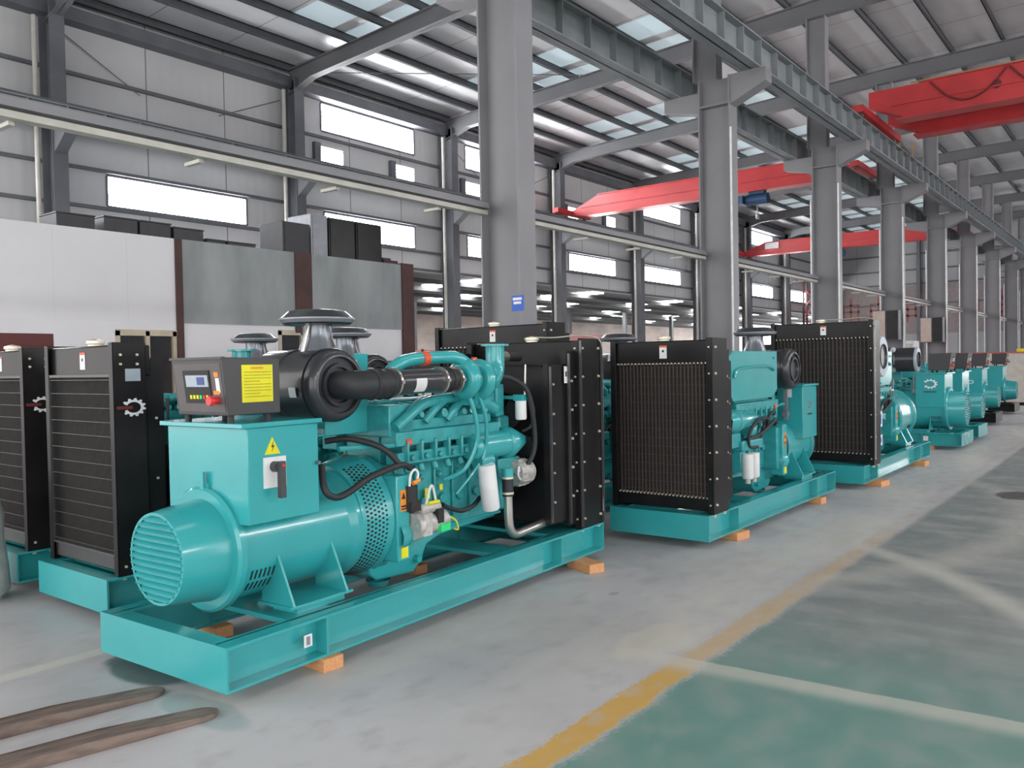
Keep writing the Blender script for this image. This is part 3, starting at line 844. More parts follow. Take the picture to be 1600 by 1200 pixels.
def air_filter(t, cap=True, xc=1.0, y0=-.30, big=True):
    o = MB().lathe((xc, y0, 1.50), (0, 1, 0), [(0.02, .0), (0.02, .10), (.0, .105), (.0, .125), (.022, .13), (.022, .16), (.0, .165), (.0, .18), (.02, .207), (.05, .217), (.07, .217), (.075, .207), (.34, .207), (.345, .215), (.56, .215), (.60, .19), (.60, 0)], 48).build('air_filter', FLT, t)
    MB().lathe((xc, y0+.09, 1.50), (0, 1, 0), [(0, .2), (0, .217), (.02, .217), (.02, .2)], 48).build('retaining_band', FLT, o)
    MB().bx(xc-.30+.12, xc-.115, y0+.015, y0+.016, 1.44, 1.45)
    st = MB().bx(xc-.085, xc-.03, y0+.09, y0+.10, 1.36, 1.45)
    lb = MB()
    rr = .2175
    for i in range(6):
        a0 = R(182+i*2.6); a1 = R(184.6+i*2.6)
        q = [(xc+math.cos(a0)*rr, y0+.14, 1.5+math.sin(a0)*rr), (xc+math.cos(a1)*rr, y0+.14, 1.5+math.sin(a1)*rr), (xc+math.cos(a1)*rr, y0+.20, 1.5+math.sin(a1)*rr), (xc+math.cos(a0)*rr, y0+.20, 1.5+math.sin(a0)*rr)]
        lb.add(q, [(0, 1, 2, 3)])
    lb.build('filter_sticker', WHT, o)
    if cap:
        c = xc+.1
        nk = MB().lathe((c, 0, 1.62), (0, 0, 1), [(0, .15), (.06, .13), (.16, .092), (.20, .088), (.27, .088), (.27, 0)], 32).build('intake_neck', NECK, o, label='shiny intake neck')
        MB().tube([(c-.14, -.02, 1.69), (c-.095, -.03, 1.86)], .012, 8, 1).tube([(c-.12, -.03, 1.86), (c-.06, -.05, 1.865)], .008, 6, 1).build('clamp_strap', STEEL, nk)
        MB().lathe((c, 0, 1.86), (0, 0, 1), [(0, .0), (0, .14), (.005, .20), (.03, .225), (.045, .228), (.05, .215), (.085, .175), (.095, .13), (.1, .0)], 40).build('rain_cap', FLT, o, label='dark mushroom rain cap')
        MB().lathe((c, 0, 1.875), (0, 0, 1), [(0, .19), (0, .213), (.02, .229), (.028, .229), (.028, .2)], 40).build('cap_band', SILV, nk)
    return o

def engine(t, hood=False, twin_filters=False, simple=False):
    o = MB()
    o.bx(1.44, 1.53, -.36, .36, .47, .90).bx(1.44, 2.62, -.22, .22, .50, .98).bx(1.46, 2.58, -.15, .15, .98, 1.30)
    for i in range(6):
        x = 1.5+i*.19
        o.bx(x, x+.015, -.245, -.22, .56, .95).bx(x, x+.015, .22, .245, .56, .95)
        o.cyl((x+.09, -.22, .70), (x+.09, -.25, .70), .035, n=14).cyl((x+.09, .22, .70), (x+.09, .25, .70), .035, n=14)
        o.cyl((x+.05, -.22, .88), (x+.05, -.26, .86), .02, n=10)
    eb = o.build('engine_block', TEALR, t, bevel=.012)
    m = MB()
    for i in range(6): m.bx(1.47+i*.19, 1.64+i*.19, -.13, .13, 1.30, 1.385)
    m.build('rocker_covers', TEALR, eb, bevel=.015)
    # side manifold ledge with lugs
    m = MB().bx(1.42, 2.5, -.34, -.20, 1.10, 1.19).bx(1.42, 2.45, -.30, -.2, 1.19, 1.26).bx(1.44, 2.5, -.33, -.22, .98, 1.06)
    for i in range(8):
        x = 1.5+i*.135
        m.bx(x, x+.02, -.36, -.30, 1.0, 1.13); m.cyl((x+.06, -.33, 1.02), (x+.06, -.36, 1.02), .02, n=10)
        m.cyl((x+.05, -.29, .97), (x+.05, -.31, .92), .022, n=10)
    for s in (1,): m.bx(1.42, 2.5, .20, .34, 1.06, 1.19)
    m.build('intake_manifold', TEALR, eb, bevel=.008)
    for i in range(0 if hood else 3):
        x = 1.5+i*.22
        MB().tube([(x, -.31, 1.24), (x+.06, -.33, 1.31), (x+.20, -.30, 1.37), (x+.36, -.2, 1.38)], .032, 10, 5).build('exhaust_runner', TEALR, eb)
    if not hood: MB().tube([(1.42, -.33, 1.22), (1.5, -.34, 1.27), (1.7, -.33, 1.36), (2.0, -.3, 1.38), (2.2, -.3, 1.36)], .036, 10, 6).build('exhaust_manifold', TEALR, eb)
    for i in range(9):
        m = MB()
        x = 1.55+i*.11+random.uniform(-.02, .02)
        m.cyl((x, -.24, 1.27), (x, -.30-random.random()*.05, 1.29), .02+random.random()*.012, n=10)
        m.cyl((x+.03, -.22, 1.3), (x+.03, -.27, 1.33), .014+random.random()*.01, n=8)
        m.bx(x, x+.04, -.27, -.2, 1.32, 1.34+random.random()*.05)
        m.build('fitting', TEALR, eb)
    # upper-left housing and thermostat
    MB().bx(1.40, 1.62, -.3, .1, 1.16, 1.36).build('head_end_cover', TEALR, eb, bevel=.01)
    # oil pan
    pn = MB().prism([(1.3, .54), (1.3, .31), (1.36, .26), (1.70, .24), (1.78, .30), (1.84, .40), (1.98, .44), (2.62, .47), (2.62, .54)], 'xz', -.2, .2).bx(1.44, 2.64, -.24, .24, .49, .515)
    pn = pn.build('oil_pan', TEAL, t, bevel=.02)
    MB().cyl((1.72, -.2, .33), (1.72, -.24, .33), .025, n=12).build('drain_plug', TEAL, pn); MB().lathe((1.45, -.12, .24), (0, 0, -1), [(0, .08), (.04, .06), (.05, 0)], 16).build('sump_boss', TEAL, pn)
    # front gear case, water header and cone
    m = MB().bx(2.60, 2.74, -.26, .26, .52, 1.22)
    fc = m.build('gear_case', TEALR, t, bevel=.02)
    MB().lathe((2.15, -.33, 1.03), (1, 0, 0), [(0, 0), (0, .08), (.03, .095), (.40, .095), (.41, .115), (.46, .115), (.47, .1), (.50, .1), (.72, .015), (.72, 0)], 28).build('oil_cooler', TEAL, fc, label='teal cooler body with a cone end')
    MB().bx(2.45, 2.72, -.36, -.15, .78, .92).cyl((2.2, -.36, .93), (2.34, -.36, .93), .06).build('filter_head', TEALR, fc, bevel=.01)
    MB().bx(2.52, 2.62, -.30, -.16, 1.22, 1.46).bx(2.42, 2.6, -.28, .1, 1.3, 1.42).tube([(2.2, -.28, 1.34), (2.35, -.3, 1.33), (2.5, -.3, 1.28)], .05, 10, 5).build('thermostat_housing', TEALR, fc, bevel=.012)
    # fan
    fn = MB().cyl((2.74, 0, .98), (2.83, 0, .98), .09, n=20)
    for k in range(8):
        a = 2*math.pi*k/8; ca, sa = math.cos(a), math.sin(a); tt = Vector((0, ca, sa)); nn = Vector((0, -sa, ca))
        c = Vector((2.8, 0, .98)); q = []
        for rr, w in ((.08, .045), (.42, .08)):
            for s in (-1, 1): q.append(c+tt*rr+nn*s*w+Vector((s*.03, 0, 0)))
        vs = q+[p+Vector((.004, 0, 0)) for p in q]
        fn.add(vs, [(0, 1, 3, 2), (6, 7, 5, 4), (0, 4, 5, 1), (2, 3, 7, 6), (0, 2, 6, 4), (1, 5, 7, 3)])
    fn.build('cooling_fan', RUB, t, label='black cooling fan')
    if twin_filters:
        for x in (2.45, 2.30):
            f2 = MB().lathe((x, -.42, .72), (0, 0, -1), [(0, 0), (0, .055), (.22, .055), (.235, .045), (.235, 0)], 20).build('fuel_filter', WHT, t, label='white spin-on filter')
            MB().cyl((x, -.42, .485), (x, -.42, .44), .025, n=12).build('drain_cup', BEIGE, f2)
    if not simple:
        # turbocharger
        y = -.43
        tc = MB().torus((1.99, y, 1.51), (1, 0, 0), .085, .052, 32, 12).cyl((1.93, y, 1.51), (2.05, y, 1.51), .09)
        tc = tc.build('turbocharger', TEAL, t, label='teal turbocharger with two snail housings')
        MB().torus((2.17, y+.02, 1.50), (1, 0, 0), .095, .05, 32, 12).cyl((2.05, y+.02, 1.50), (2.25, y+.02, 1.50), .08).build('turbine_housing', TEAL, tc)
        MB().bx(2.11, 2.22, -.43, -.3, 1.34, 1.42).bx(2.05, 2.3, -.42, -.2, 1.33, 1.37).build('turbo_foot', TEAL, tc)
        sk = MB().tube([(2.22, y+.02, 1.48), (2.32, y+.03, 1.49), (2.40, y+.05, 1.56), (2.42, y+.06, 1.66), (2.42, y+.06, 1.74)], .068, 20, 6)
        sk.lathe((2.42, y+.06, 1.735), (0, 0, 1), [(0, .06), (0, .10), (.014, .10), (.014, .06)], 28)
        sk.build('exhaust_elbow', TEAL, tc)
        MB().tube([(2.02, y, 1.61), (1.92, y+.02, 1.655), (1.75, y+.08, 1.655), (1.55, y+.10, 1.64), (1.45, y+.12, 1.60), (1.42, y+.16, 1.53), (1.42, y+.2, 1.40)], .042, 12, 6).build('charge_pipe', TEAL, tc)
        MB().cyl((1.66, y+.09, 1.647), (1.71, y+.085, 1.651), .047).cyl((2.1, y, 1.64), (2.1, y, 1.655), .02, n=10).build('orange_cap', REDO, tc, label='orange band on the pipe')
        MB().tube([(2.02, y, 1.42), (2.08, y-.02, 1.25), (2.10, y-.01, 1.08), (2.04, -.38, .90), (1.93, -.28, .83)], .016, 8, 6).build('oil_line', TEAL, tc)
        MB().tube([(2.12, y, 1.43), (2.19, y-.02, 1.25), (2.22, y, 1.05), (2.2, y+.02, .95)], .014, 8, 6).tube([(2.17, -.4, .92), (2.08, -.38, .83), (2.0, -.33, .73)], .01, 8, 4).build('oil_line', TEAL, tc)
        # fuel filter, small filter, hoses
        ff = MB().lathe((2.225, -.42, .91), (.05, 0, -.33), [(0, 0), (0, .064), (.31, .064), (.325, .055), (.325, 0)], 24)
        ff.build('oil_filter', WHT, t, label='tall white oil filter canister')
        f2 = MB().lathe((2.66, -.42, 1.335), (0, 0, -1), [(0, 0), (0, .042), (.13, .042), (.14, .035), (.14, 0)], 20).build('water_filter', WHT, t, label='small white filter canister')
        MB().bx(2.62, 2.72, -.46, -.38, 1.335, 1.38).bx(2.64, 2.68, -.44, -.2, 1.345, 1.37).build('filter_bracket', TEAL, f2)
        MB().tube([(2.70, -.43, 1.38), (2.70, -.44, 1.60)], .008, 6, 1).build('filter_rod', STEEL, f2)
        MB().tube([(2.45, -.36, 1.52), (2.58, -.40, 1.50), (2.66, -.47, 1.42), (2.72, -.48, 1.25), (2.76, -.47, 1.0), (2.70, -.44, .86), (2.58, -.36, .78)], .019, 10, 6).build('coolant_hose', RUB, t)
        MB().tube([(2.77, -.43, 1.36), (2.80, -.44, 1.25), (2.79, -.42, 1.14), (2.76, -.36, 1.10)], .012, 8, 5).build('small_hose', RUB, t)
        al = MB().lathe((2.60, -.38, .80), (1, 0, 0), [(0, 0), (0, .04), (.01, .085), (.06, .092), (.17, .092), (.19, .08), (.21, .05), (.24, .045), (.24, 0)], 24).bx(2.64, 2.74, -.40, -.26, .70, .90)
        al = al.build('charging_alternator', CAST, t, label='bare metal charging alternator')
        m = MB()
        for k in range(10):
            a = 2*math.pi*k/10; m.bx(2.63, 2.76, -.38+math.cos(a)*.092-.004, -.38+math.cos(a)*.092+.004, .80+math.sin(a)*.092-.004, .80+math.sin(a)*.092+.004)
        m.build('alternator_ribs', CAST, al); MB().tube([(2.6, -.44, .82), (2.55, -.47, .86), (2.54, -.47, .80), (2.6, -.45, .76)], .008, 6, 5).build('white_wire', WHT, al)
        MB().tube([(2.45, -.44, .80), (2.45, -.44, .86)], .043, 16, 1).build('hose_neck', TEAL, t)
        hp = MB().tube([(2.45, -.44, .67), (2.455, -.44, .50), (2.47, -.44, .42), (2.53, -.44, .375), (2.65, -.44, .375), (3.05, -.43, .40)], .033, 16, 6).build('coolant_pipe', STEEL, t, label='bright steel bent coolant pipe')
        MB().cyl((2.45, -.44, .81), (2.45, -.44, .66), .040).build('rubber_sleeve', RUB, hp); MB().cyl((2.45, -.44, .80), (2.45, -.44, .785), .043).cyl((2.45, -.44, .69), (2.45, -.44, .675), .043).build('hose_clamp', BOLT, hp)
        # starter motor
        s = MB().lathe((1.47, -.40, .60), (1, 0, 0), [(0, 0), (0, .085), (.04, .09), (.07, .065), (.12, .06), (.13, .07), (.30, .07), (.31, .05), (.31, 0)], 24).bx(1.50, 1.58, -.48, -.36, .54, .68).cyl((1.52, -.42, .70), (1.70, -.42, .70), .035)
        s = s.build('starter_motor', CAST, t, label='bare metal starter motor')
        MB().bx(1.645, 1.70, -.475, -.40, .60, .69).build('solenoid_cover', INK, s); MB().bx(1.66, 1.75, -.485, -.42, .545, .59).build('green_tag', GRN, s, label='bright green tag')
        MB().tube([(1.58, -.43, .73), (1.59, -.45, .82), (1.62, -.45, .84), (1.66, -.44, .74)], .009, 6, 6).build('white_wire', WHT, s); MB().tube([(1.80, -.42, .62), (1.86, -.44, .58), (1.88, -.44, .52), (1.84, -.44, .53)], .006, 6, 4).build('yellow_wire', YEL, s)
        MB().cyl((1.58, -.45, .735), (1.68, -.45, .735), .012, n=8).build('yellow_terminals', YEL, s)
        sl = MB().cyl((1.47, -.40, .72), (1.47, -.40, .86), .045, n=16).bx(1.43, 1.52, -.44, -.36, .70, .76).build('relay', INK, t)
        MB().tube([(1.44, -.42, .86), (1.44, -.43, .93), (1.48, -.43, .96), (1.51, -.43, .93), (1.50, -.42, .87)], .008, 6, 6).build('relay_wire', WHT, sl); MB().cyl((1.46, -.43, .875), (1.52, -.43, .89), .014, n=8).build('relay_terminals', ORG, sl)
        MB().bx(1.77, 1.82, -.256, -.25, .72, .79).build('yellow_tag', YEL, eb); MB().bx(1.92, 1.95, -.256, -.25, .76, .8).build('yellow_tag', YEL, eb)
    if simple:
        MB().tube([(1.52, -.30, 1.0), (1.6, -.36, 1.06), (1.75, -.38, 1.05), (1.9, -.36, .92), (1.95, -.34, .78)], .018, 8, 6).build('cable_loom', RUB, t)
        MB().tube([(1.5, -.33, .93), (1.62, -.38, .99), (1.8, -.39, .94), (2.1, -.38, .86), (2.35, -.36, .84)], .018, 8, 6).build('cable_loom', RUB, t)
        MB().bx(2.0, 2.5, -.40, -.24, .74, .84).bx(2.38, 2.5, -.38, -.22, .55, .74).build('filter_head', TEALR, t, bevel=.015)
        MB().tube([(1.5, -.31, 1.02), (1.5, -.31, 1.5)], .012, 8, 1).build('oil_line', TEAL, t)
    else:
     # looms
     MB().tube([(.84, -.30, 1.05), (.80, -.37, .92), (.86, -.39, .87), (.96, -.40, .89), (1.1, -.41, .95), (1.25, -.42, .985), (1.38, -.42, 1.0), (1.46, -.41, .97)], .020, 10, 6).build('cable_loom', RUB, t)
     MB().tube([(1.05, -.10, 1.16), (1.15, -.22, 1.17), (1.27, -.36, 1.11), (1.36, -.42, 1.0)], .019, 10, 6).build('cable_loom', RUB, t)
     MB().tube([(1.75, -.42, .70), (1.85, -.40, .66), (2.0, -.38, .62), (2.15, -.36, .63), (2.3, -.30, .66)], .016, 8, 6).build('battery_cable', RUB, t)
    # breather pipe with orange end
    bp = MB().tube([(1.02, -.25, 1.12), (1.15, -.26, 1.12), (1.38, -.30, 1.11), (1.5, -.33, 1.12)], .016, 8, 4).build('fuel_pipe', TEAL, t); MB().cyl((1.50, -.33, 1.12), (1.545, -.33, 1.12), .026, n=14).build('red_plug', REDO, bp, label='orange-red plug')
    # filter support plate
    fs = MB().bx(.98, 1.42, -.10, .25, 1.19, 1.205).bx(1.30, 1.42, -.105, -.095, 1.19, 1.69).bx(1.05, 1.31, -.105, -.095, 1.19, 1.34).bx(.86, .90, -.1, -.06, .95, 1.2).build('filter_support', TEAL, t, bevel=.006)
    MB().bx(.80, .83, -.22, -.18, .93, 1.28).cyl((.815, -.23, 1.0), (.815, -.17, 1.0), .035).build('lifting_bar', SILV, fs)
    if hood:
        h = MB().prism([(1.5, 1.30), (1.62, 1.22), (2.62, 1.22), (2.78, 1.38), (2.78, 1.60), (2.6, 1.69), (1.5, 1.69)], 'xz', -.36, -.34).build('heat_shield', TEAL, t, bevel=.004)
        MB().tube([(1.62, -.37, 1.50), (1.8, -.375, 1.54), (2.5, -.375, 1.52), (2.62, -.37, 1.44)], .016, 8, 5).cyl((1.6, -.36, 1.62), (1.6, -.372, 1.62), .012, n=8).build('shield_bead', TEAL, h)
        MB().tube([(1.9, -.4, .95), (2.0, -.44, 1.03), (2.25, -.44, 1.02), (2.4, -.42, .9), (2.35, -.40, .78), (2.15, -.40, .76)], .016, 8, 6).build('cable_loom', RUB, t)
    return eb

def intake_pipe(t):
    e = MB().tube([(1.0, -.27, 1.50), (1.0, -.40, 1.50), (1.03, -.46, 1.50), (1.12, -.48, 1.50), (1.28, -.47, 1.505)], .083, 24, 6).build('rubber_elbow', RUB, t)
    m = MB()
    for x in (1.07, 1.13, 1.2): m.torus((x, -.475, 1.50), (1, 0, 0), .083, .009, 24, 6)
    m.build('elbow_ribs', RUB, e)
    p = MB().cyl((1.27, -.47, 1.505), (1.73, -.44, 1.51), .077, n=28).build('intake_pipe', FLT, t)
    lb = MB()
    for i in range(8):
        a0 = R(165+i*8.5); a1 = R(173.5+i*8.5); rr = .0785
        q = [(1.395, -.4615+math.cos(a0)*rr, 1.507+math.sin(a0)*rr), (1.395, -.4615+math.cos(a1)*rr, 1.507+math.sin(a1)*rr), (1.50, -.4545+math.cos(a1)*rr, 1.508+math.sin(a1)*rr), (1.50, -.4545+math.cos(a0)*rr, 1.508+math.sin(a0)*rr)]
        lb.add(q, [(0, 1, 2, 3)])
    lb.build('pipe_sticker', WHT, p)
    MB().cyl((1.72, -.44, 1.51), (1.90, -.435, 1.51), .072, n=28).torus((1.81, -.437, 1.51), (1, 0, 0), .073, .01).build('rubber_hose', RUB, t)
    for x, y in ((1.24, -.472), (1.70, -.443), (1.86, -.436)): MB().lathe((x, y, 1.508), (1, .0, 0), [(0, .07), (0, .090), (.018, .090), (.018, .07)], 28).bx(x-.002, x+.018, y-.10, y-.085, 1.5, 1.52).build('hose_clamp', STEEL, t, label='bright hose clamp')

def radiator(t, xf, w, zt, depth, style='fins', zb_=.29, detail=1, logo=False, tube=True, shroud=.30):
    """xf: x of the outer face; w half-width; the engine is towards -x"""
    o = empty('radiator'); o.parent = t
    detail = detail and t.location.x < 15 and abs(t.rotation_euler.z) != R(90)
    xb = xf-depth
    for s in (-1, 1):
        m = MB()
        a, b = sorted((s*w, s*(w-.006)))
        m.bx(xb, xf, a, b, zb_, zt)
        a, b = sorted((s*w, s*(w-.055)))
        m.bx(xf-.008, xf, a, b, zb_, zt); m.bx(xb, xb+.008, a, b, zb_, zt-.02)
        m.build('side_frame', BLK, o, bevel=.003)
    tz = zt-.22
    MB().bx(xf-.26, xf-.03, -w+.012, w-.012, tz, zt-.015).build('top_tank', BLK, o, bevel=.012)
    MB().bx(xf-.26, xf-.03, -w+.012, w-.012, zb_+.02, zb_+.14).build('bottom_tank', PANEL if style == 'wire' else BLK, o, bevel=.012)
    MB().bx(xf-.22, xf-.07, -w+.02, w-.02, zb_+.14, tz).build('core', CORE, o)
    g = MB(); z0, z1 = zb_+.13, tz+.01
    if style == 'wire':
        n = 46; gv = MB()
        for i in range(n+1):
            y = -w+.06+i*(2*w-.12)/n; gv.bx(xf-.012, xf-.009, y-.001, y+.001, z0, z1)
        gv.build('fine_grille', WIREV, o)
        for i in range(13):
            z = z0+.03+i*(z1-z0-.06)/12; g.bx(xf-.015, xf-.009, -w+.06, w-.06, z-.0022, z+.0022)
        g.bx(xf-.02, xf-.004, -w+.045, w-.045, z1-.012, z1+.006).bx(xf-.02, xf-.004, -w+.045, w-.045, z0-.006, z0+.008)
        g.bx(xf-.02, xf-.004, w-.06, w-.045, z0, z1).bx(xf-.02, xf-.004, -w+.045, -w+.06, z0, z1)
    else:
        n = 24
        for i in range(n+1):
            y = -w+.07+i*(2*w-.14)/n; g.bx(xf-.07, xf-.055, y-.006, y+.006, z0+.01, z1-.01)
        for i in range(15):
            z = z0+.04+i*(z1-z0-.08)/14; g.bx(xf-.058, xf-.053, -w+.06, w-.06, z-.002, z+.002)
    g.build('grille', WIRE if style == 'wire' else STRIP, o)
    if style != 'wire' and detail:
        m = MB()
        for i in range(n+1):
            y = -w+.07+i*(2*w-.14)/n
            for z in (z0+.005, z1-.005): m.cyl((xf-.055, y, z), (xf-.015, y, z), .010, .007, 6)
        m.build('grille_clips', BOLT, o)
    # engine side: stepped shroud
    sx = xb-shroud
    if shroud > 0:
        ws, wz0, wz1 = w-.05, zb_+.09, zt-.2
        sh = MB()
        for s in (-1, 1):
            a, b = sorted((s*(w-.035), s*(w-.041))); sh.bx(xb-.12, xb+.06, a, b, zb_+.05, zt-.1)
            a, b = sorted((s*(w-.035), s*(w-.09))); sh.bx(xb-.128, xb-.12, a, b, zb_+.05, zt-.1)
            a, b = sorted((s*ws, s*(ws-.006))); sh.bx(sx, xb-.12, a, b, wz0, wz1)
            a, b = sorted((s*ws, s*(ws-.05))); sh.bx(sx-.006, sx, a, b, wz0, wz1)
        sh.bx(sx, xb, -ws, ws, wz1-.006, wz1).bx(sx, xb, -ws, ws, wz0, wz0+.006)
        # face of the shroud with the fan opening
        N = 32; rr = .40; zc = (wz0+wz1)/2; hz = (wz1-wz0)/2; vs = []; fs = []
        for k in range(N):
            a = 2*math.pi*k/N; c_, s_ = math.cos(a), math.sin(a)
            rr2 = min(rr, ws-.03, hz-.03); q = min(ws/max(abs(c_), 1e-6), hz/max(abs(s_), 1e-6))
            for x in (sx+.03, sx+.036):
                vs.append((x, c_*rr2, zc+s_*rr2)); vs.append((x, c_*q, zc+s_*q))
        for k in range(N):
            a, b = 4*k, 4*((k+1) % N)
            fs += [(a, b, b+1, a+1), (a+2, a+3, b+3, b+2), (a, a+2, b+2, b), (a+1, b+1, b+3, a+3)]
        sh.add(vs, fs)
        sh.build('fan_shroud', BLK, o)
    if detail:
        BM = []
        def bl(p, ax, r=.012):
            if not BM:
                b0 = MB().cyl((0, 0, 0), (0, 0, .014), .012, .009, 8).build('bolt', BOLT, o)
                BM.append(b0.data)
            else:
                b0 = bpy.data.objects.new('bolt', BM[0]); col.objects.link(b0); b0.parent = o
            p = Vector(p); ax = Vector(ax); p.y *= MB.S; ax.y *= MB.S
            b0.location = p; b0.rotation_euler = ax.to_track_quat('Z', 'Y').to_euler(); b0.scale = (r/.012,)*3
        n = 7
        for s in (-1, 1):
            for x in (xf-.05, xb+.05): bl((x, s*(w-.02), zb_-.003), (0, 0, -1), .02)
            if style == 'wire':
                for p in ((xf-.05, s*w, zt-.08), (xf-.05, s*w, zt-.14), (xb+.06, s*w, zt-.08), (xb+.06, s*w, zt-.14), (xf-.05, s*w, zb_+.06), (xb-.08, s*(w-.035), zt-.5), (xb-.08, s*(w-.035), zt-.9)): bl(p, (0, s, 0), .010)
                continue
            if s*MB.S > 0 and not (MB.S < 0): continue
            if MB.S < 0 and s > 0: continue
            for i in range(n):
                z = zb_+.08+i*(zt-zb_-.16)/(n-1)
                bl((xf-.055, s*w, z), (0, s, 0)); bl((xf, s*(w-.03), z), (1, 0, 0), .009); bl((xb, s*(w-.03), z), (-1, 0, 0), .009)
                if shroud > .3: bl((xb+.06, s*w, z), (0, s, 0), .010)
                if shroud > 0 and 0 < i < n-1:
                    bl((xb-.06, s*(w-.035), z-.03), (0, s, 0)); bl((sx+.06, s*(w-.05), z-.05), (0, s, 0), .010)
    MB().lathe((xf-.14, w*.05, zt-.02), (0, 0, 1), [(0, .05), (.02, .05), (.025, .06), (.045, .06), (.05, .04), (.06, 0)], 18).build('filler_cap', BOLT, o, label='brass filler cap')
    st = MB().bx(xf-.03, xf-.026, -w*.05-.035, -w*.05+.035, zt-.17, zt-.055).build('caution_sticker', WHT, o, label='white sticker with a red top')
    MB().bx(xf-.026, xf-.0255, -w*.05-.035, -w*.05+.035, zt-.072, zt-.055).build('sticker_red_band', REDO, st); MB().bx(xf-.026, xf-.0255, -w*.05-.01, -w*.05+.01, zt-.115, zt-.095).build('sticker_mark', INK, st)
    if tube is True:
        y = -w
        MB().tube([(xf-.14, w*.05, zt+.03), (xf-.1, -w*.3, zt+.02), (xf-.08, -w*.8, zt+.03), (xf-.03, y-.012, zt-.02), (xf-.012, y-.016, zt-.2), (xf-.012, y-.016, zt-.8), (xf-.02, y-.014, zb_+.1)], .006, 8, 6).build('overflow_tube', TUBE, o, label='thin cream overflow tube')
    return o

def genset(loc, rz, label, L=3.5, W=1.12, S=1, rad=(.55, 1.80, .34), style='fins', xf=None, hood=False, twin=False, cap=True, shroud=.30,
           alt_r=.30, panel=True, skid_mt=None, donut=None, big=False, tbox=True, simple=True, xc=1.0, tube=False):
    t = empty('generator_set', (loc[0], loc[1], 0), rz)
    MB.S = S
    skid(t, L, W, mt=skid_mt)
    alternator(t, alt_r, .645+max(0, alt_r-.30)*.8)
    if tbox: tb = terminal_box(t, not simple)
    if panel: control_panel(t, big)
    if donut is None:
        air_filter(t, cap, xc, -.40 if hood else -.30)
        if not simple: intake_pipe(t)
    engine(t, hood, twin, simple)
    w, zt, dep = rad
    radiator(t, xf or (L-.02), w, zt, dep, style, shroud=shroud, tube=tube)
    MB.S = 1
    return tag(t, label, 'generator', 'open diesel generator sets on the shop floor')

# the main machine
A1 = genset((2.2, 4.03), R(2.5), 'nearest teal generator set, its round louvred alternator end facing the camera', L=3.62, rad=(.56, 1.80, .36), xf=3.62, shroud=.36, big=True, simple=False, tube=True)
for o in A1.children:
    if o.name.startswith('radiator'):
        for k, (xx, yy, za, zc) in enumerate(((2.905, -.513, .40, 1.58), (3.145, -.53, .36, 1.68), (3.265, -.565, .31, 1.78), (3.60, -.565, .31, 1.79))):
            MB().bx(xx-.004, xx+.004, yy-.02, yy, za, zc).build('edge_angle_glint', EDGE, o)  # angle strips whose lighter grey paints the glint on flange edges
        s = MB().bx(3.10, 3.15, -.527, -.524, 1.45, 1.58).build('side_sticker', WHT, o); MB().bx(3.115, 3.135, -.528, -.527, 1.50, 1.54).build('sticker_mark', INK, s)
        MB().tube([(2.62, -.2, 1.62), (2.8, -.15, 1.66), (3.1, -.1, 1.66)], .035, 14, 4).build('top_hose', RUB, o)
        MB().cyl((2.75, -.16, 1.66), (2.86, -.14, 1.66), .045).build('hose_clamp', STEEL, o)
    if o.name.startswith('skid_frame'):
        s = MB().bx(.50, .555, -.5205, -.5195, .14, .205).build('skid_label', WHT, o, label='small white label'); MB().bx(.515, .54, -.5215, -.5205, .15, .195).build('label_print', SILV, s)

A2 = genset((9.98, 3.50), R(180), 'second teal generator set along the aisle, black radiator with brown fins facing the camera', L=3.45, W=.97, S=-1, rad=(.50, 1.80, .30), xf=3.38, hood=True, twin=True, shroud=.20, panel=False, xc=1.08)
MB().bx(.755, .762, .2, .25, 1.18, 1.28).build('white_tag', WHT, A2); MB().bx(.755, .765, .02, .09, 1.2, 1.24).build('dark_plate', INK, A2)
MB().bx(.46, .60, .372, .374, .98, .995).build('emblem_name', INK, A2); gear_logo((.53, .372, 1.1), (-1, 0, 0), (0, 0, 1), (0, 1, 0), .06, A2, SILV, bar=False)
A3 = genset((14.2, 3.40), R(180), 'third teal generator set along the aisle, with the tallest black radiator', L=3.65, W=1.10, S=-1, rad=(.635, 2.07, .30), xf=3.52, hood=True, shroud=.2, panel=False, donut=1, tbox=False, alt_r=.38, tube=True)
def donut_filter(t, x, y, z, r, ax, body):
    ax = Vector(ax)
    o = MB().lathe((x, y, z), ax, [(0, 0), (0, r*.55), (.02, r*.6), (-.01, r*.62)], 32).lathe((x, y, z), -ax, [(.02, 0), (.02, r*.97), (body, r*.97), (body, 0)], 32).build('air_filter', FLT, t)
    MB().lathe((x, y, z), ax, [(-.03, r), (-.005, r), (.01, r*.95), (.01, r*.62), (-.02, r*.6)], 36).build('filter_ring', CANO if False else LCD, o, label='pale ring round the filter end')
donut_filter(A3, 2.55, .50, 1.62, .27, (0, 1, 0), .45)
MB().bx(2.35, 2.75, .28, .44, 1.25, 1.92).build('rear_housing', TEAL, A3, bevel=.02)
for (z0, z1) in ((.48, .62), (.72, .92)): 
    s = MB().bx(2.85, 3.0, .56, .565, z0, z1).build('white_notice', WHT, A3); MB().bx(2.9, 2.95, .565, .567, z0+.04, z1-.04).build('notice_mark', BLUE, s)
A4 = genset((16.35, 2.68), R(90), 'teal generator set standing crosswise, white emblem on its terminal box', L=3.6, W=1.1, S=-1, rad=(.58, 1.9, .3), donut=1, xf=3.5, skid_mt=TEAL, alt_r=.35)
donut_filter(A4, 1.12, .33, 1.56, .23, (-1, 0, 0), .32)
donut_filter(A4, .72, .33, 1.56, .22, (-1, 0, 0), .34)
MB().bx(.98, 1.0, .349, .353, .86, .93).bx(.97, 1.08, .349, .356, .9, .96).build('red_sticker', RED, A4)
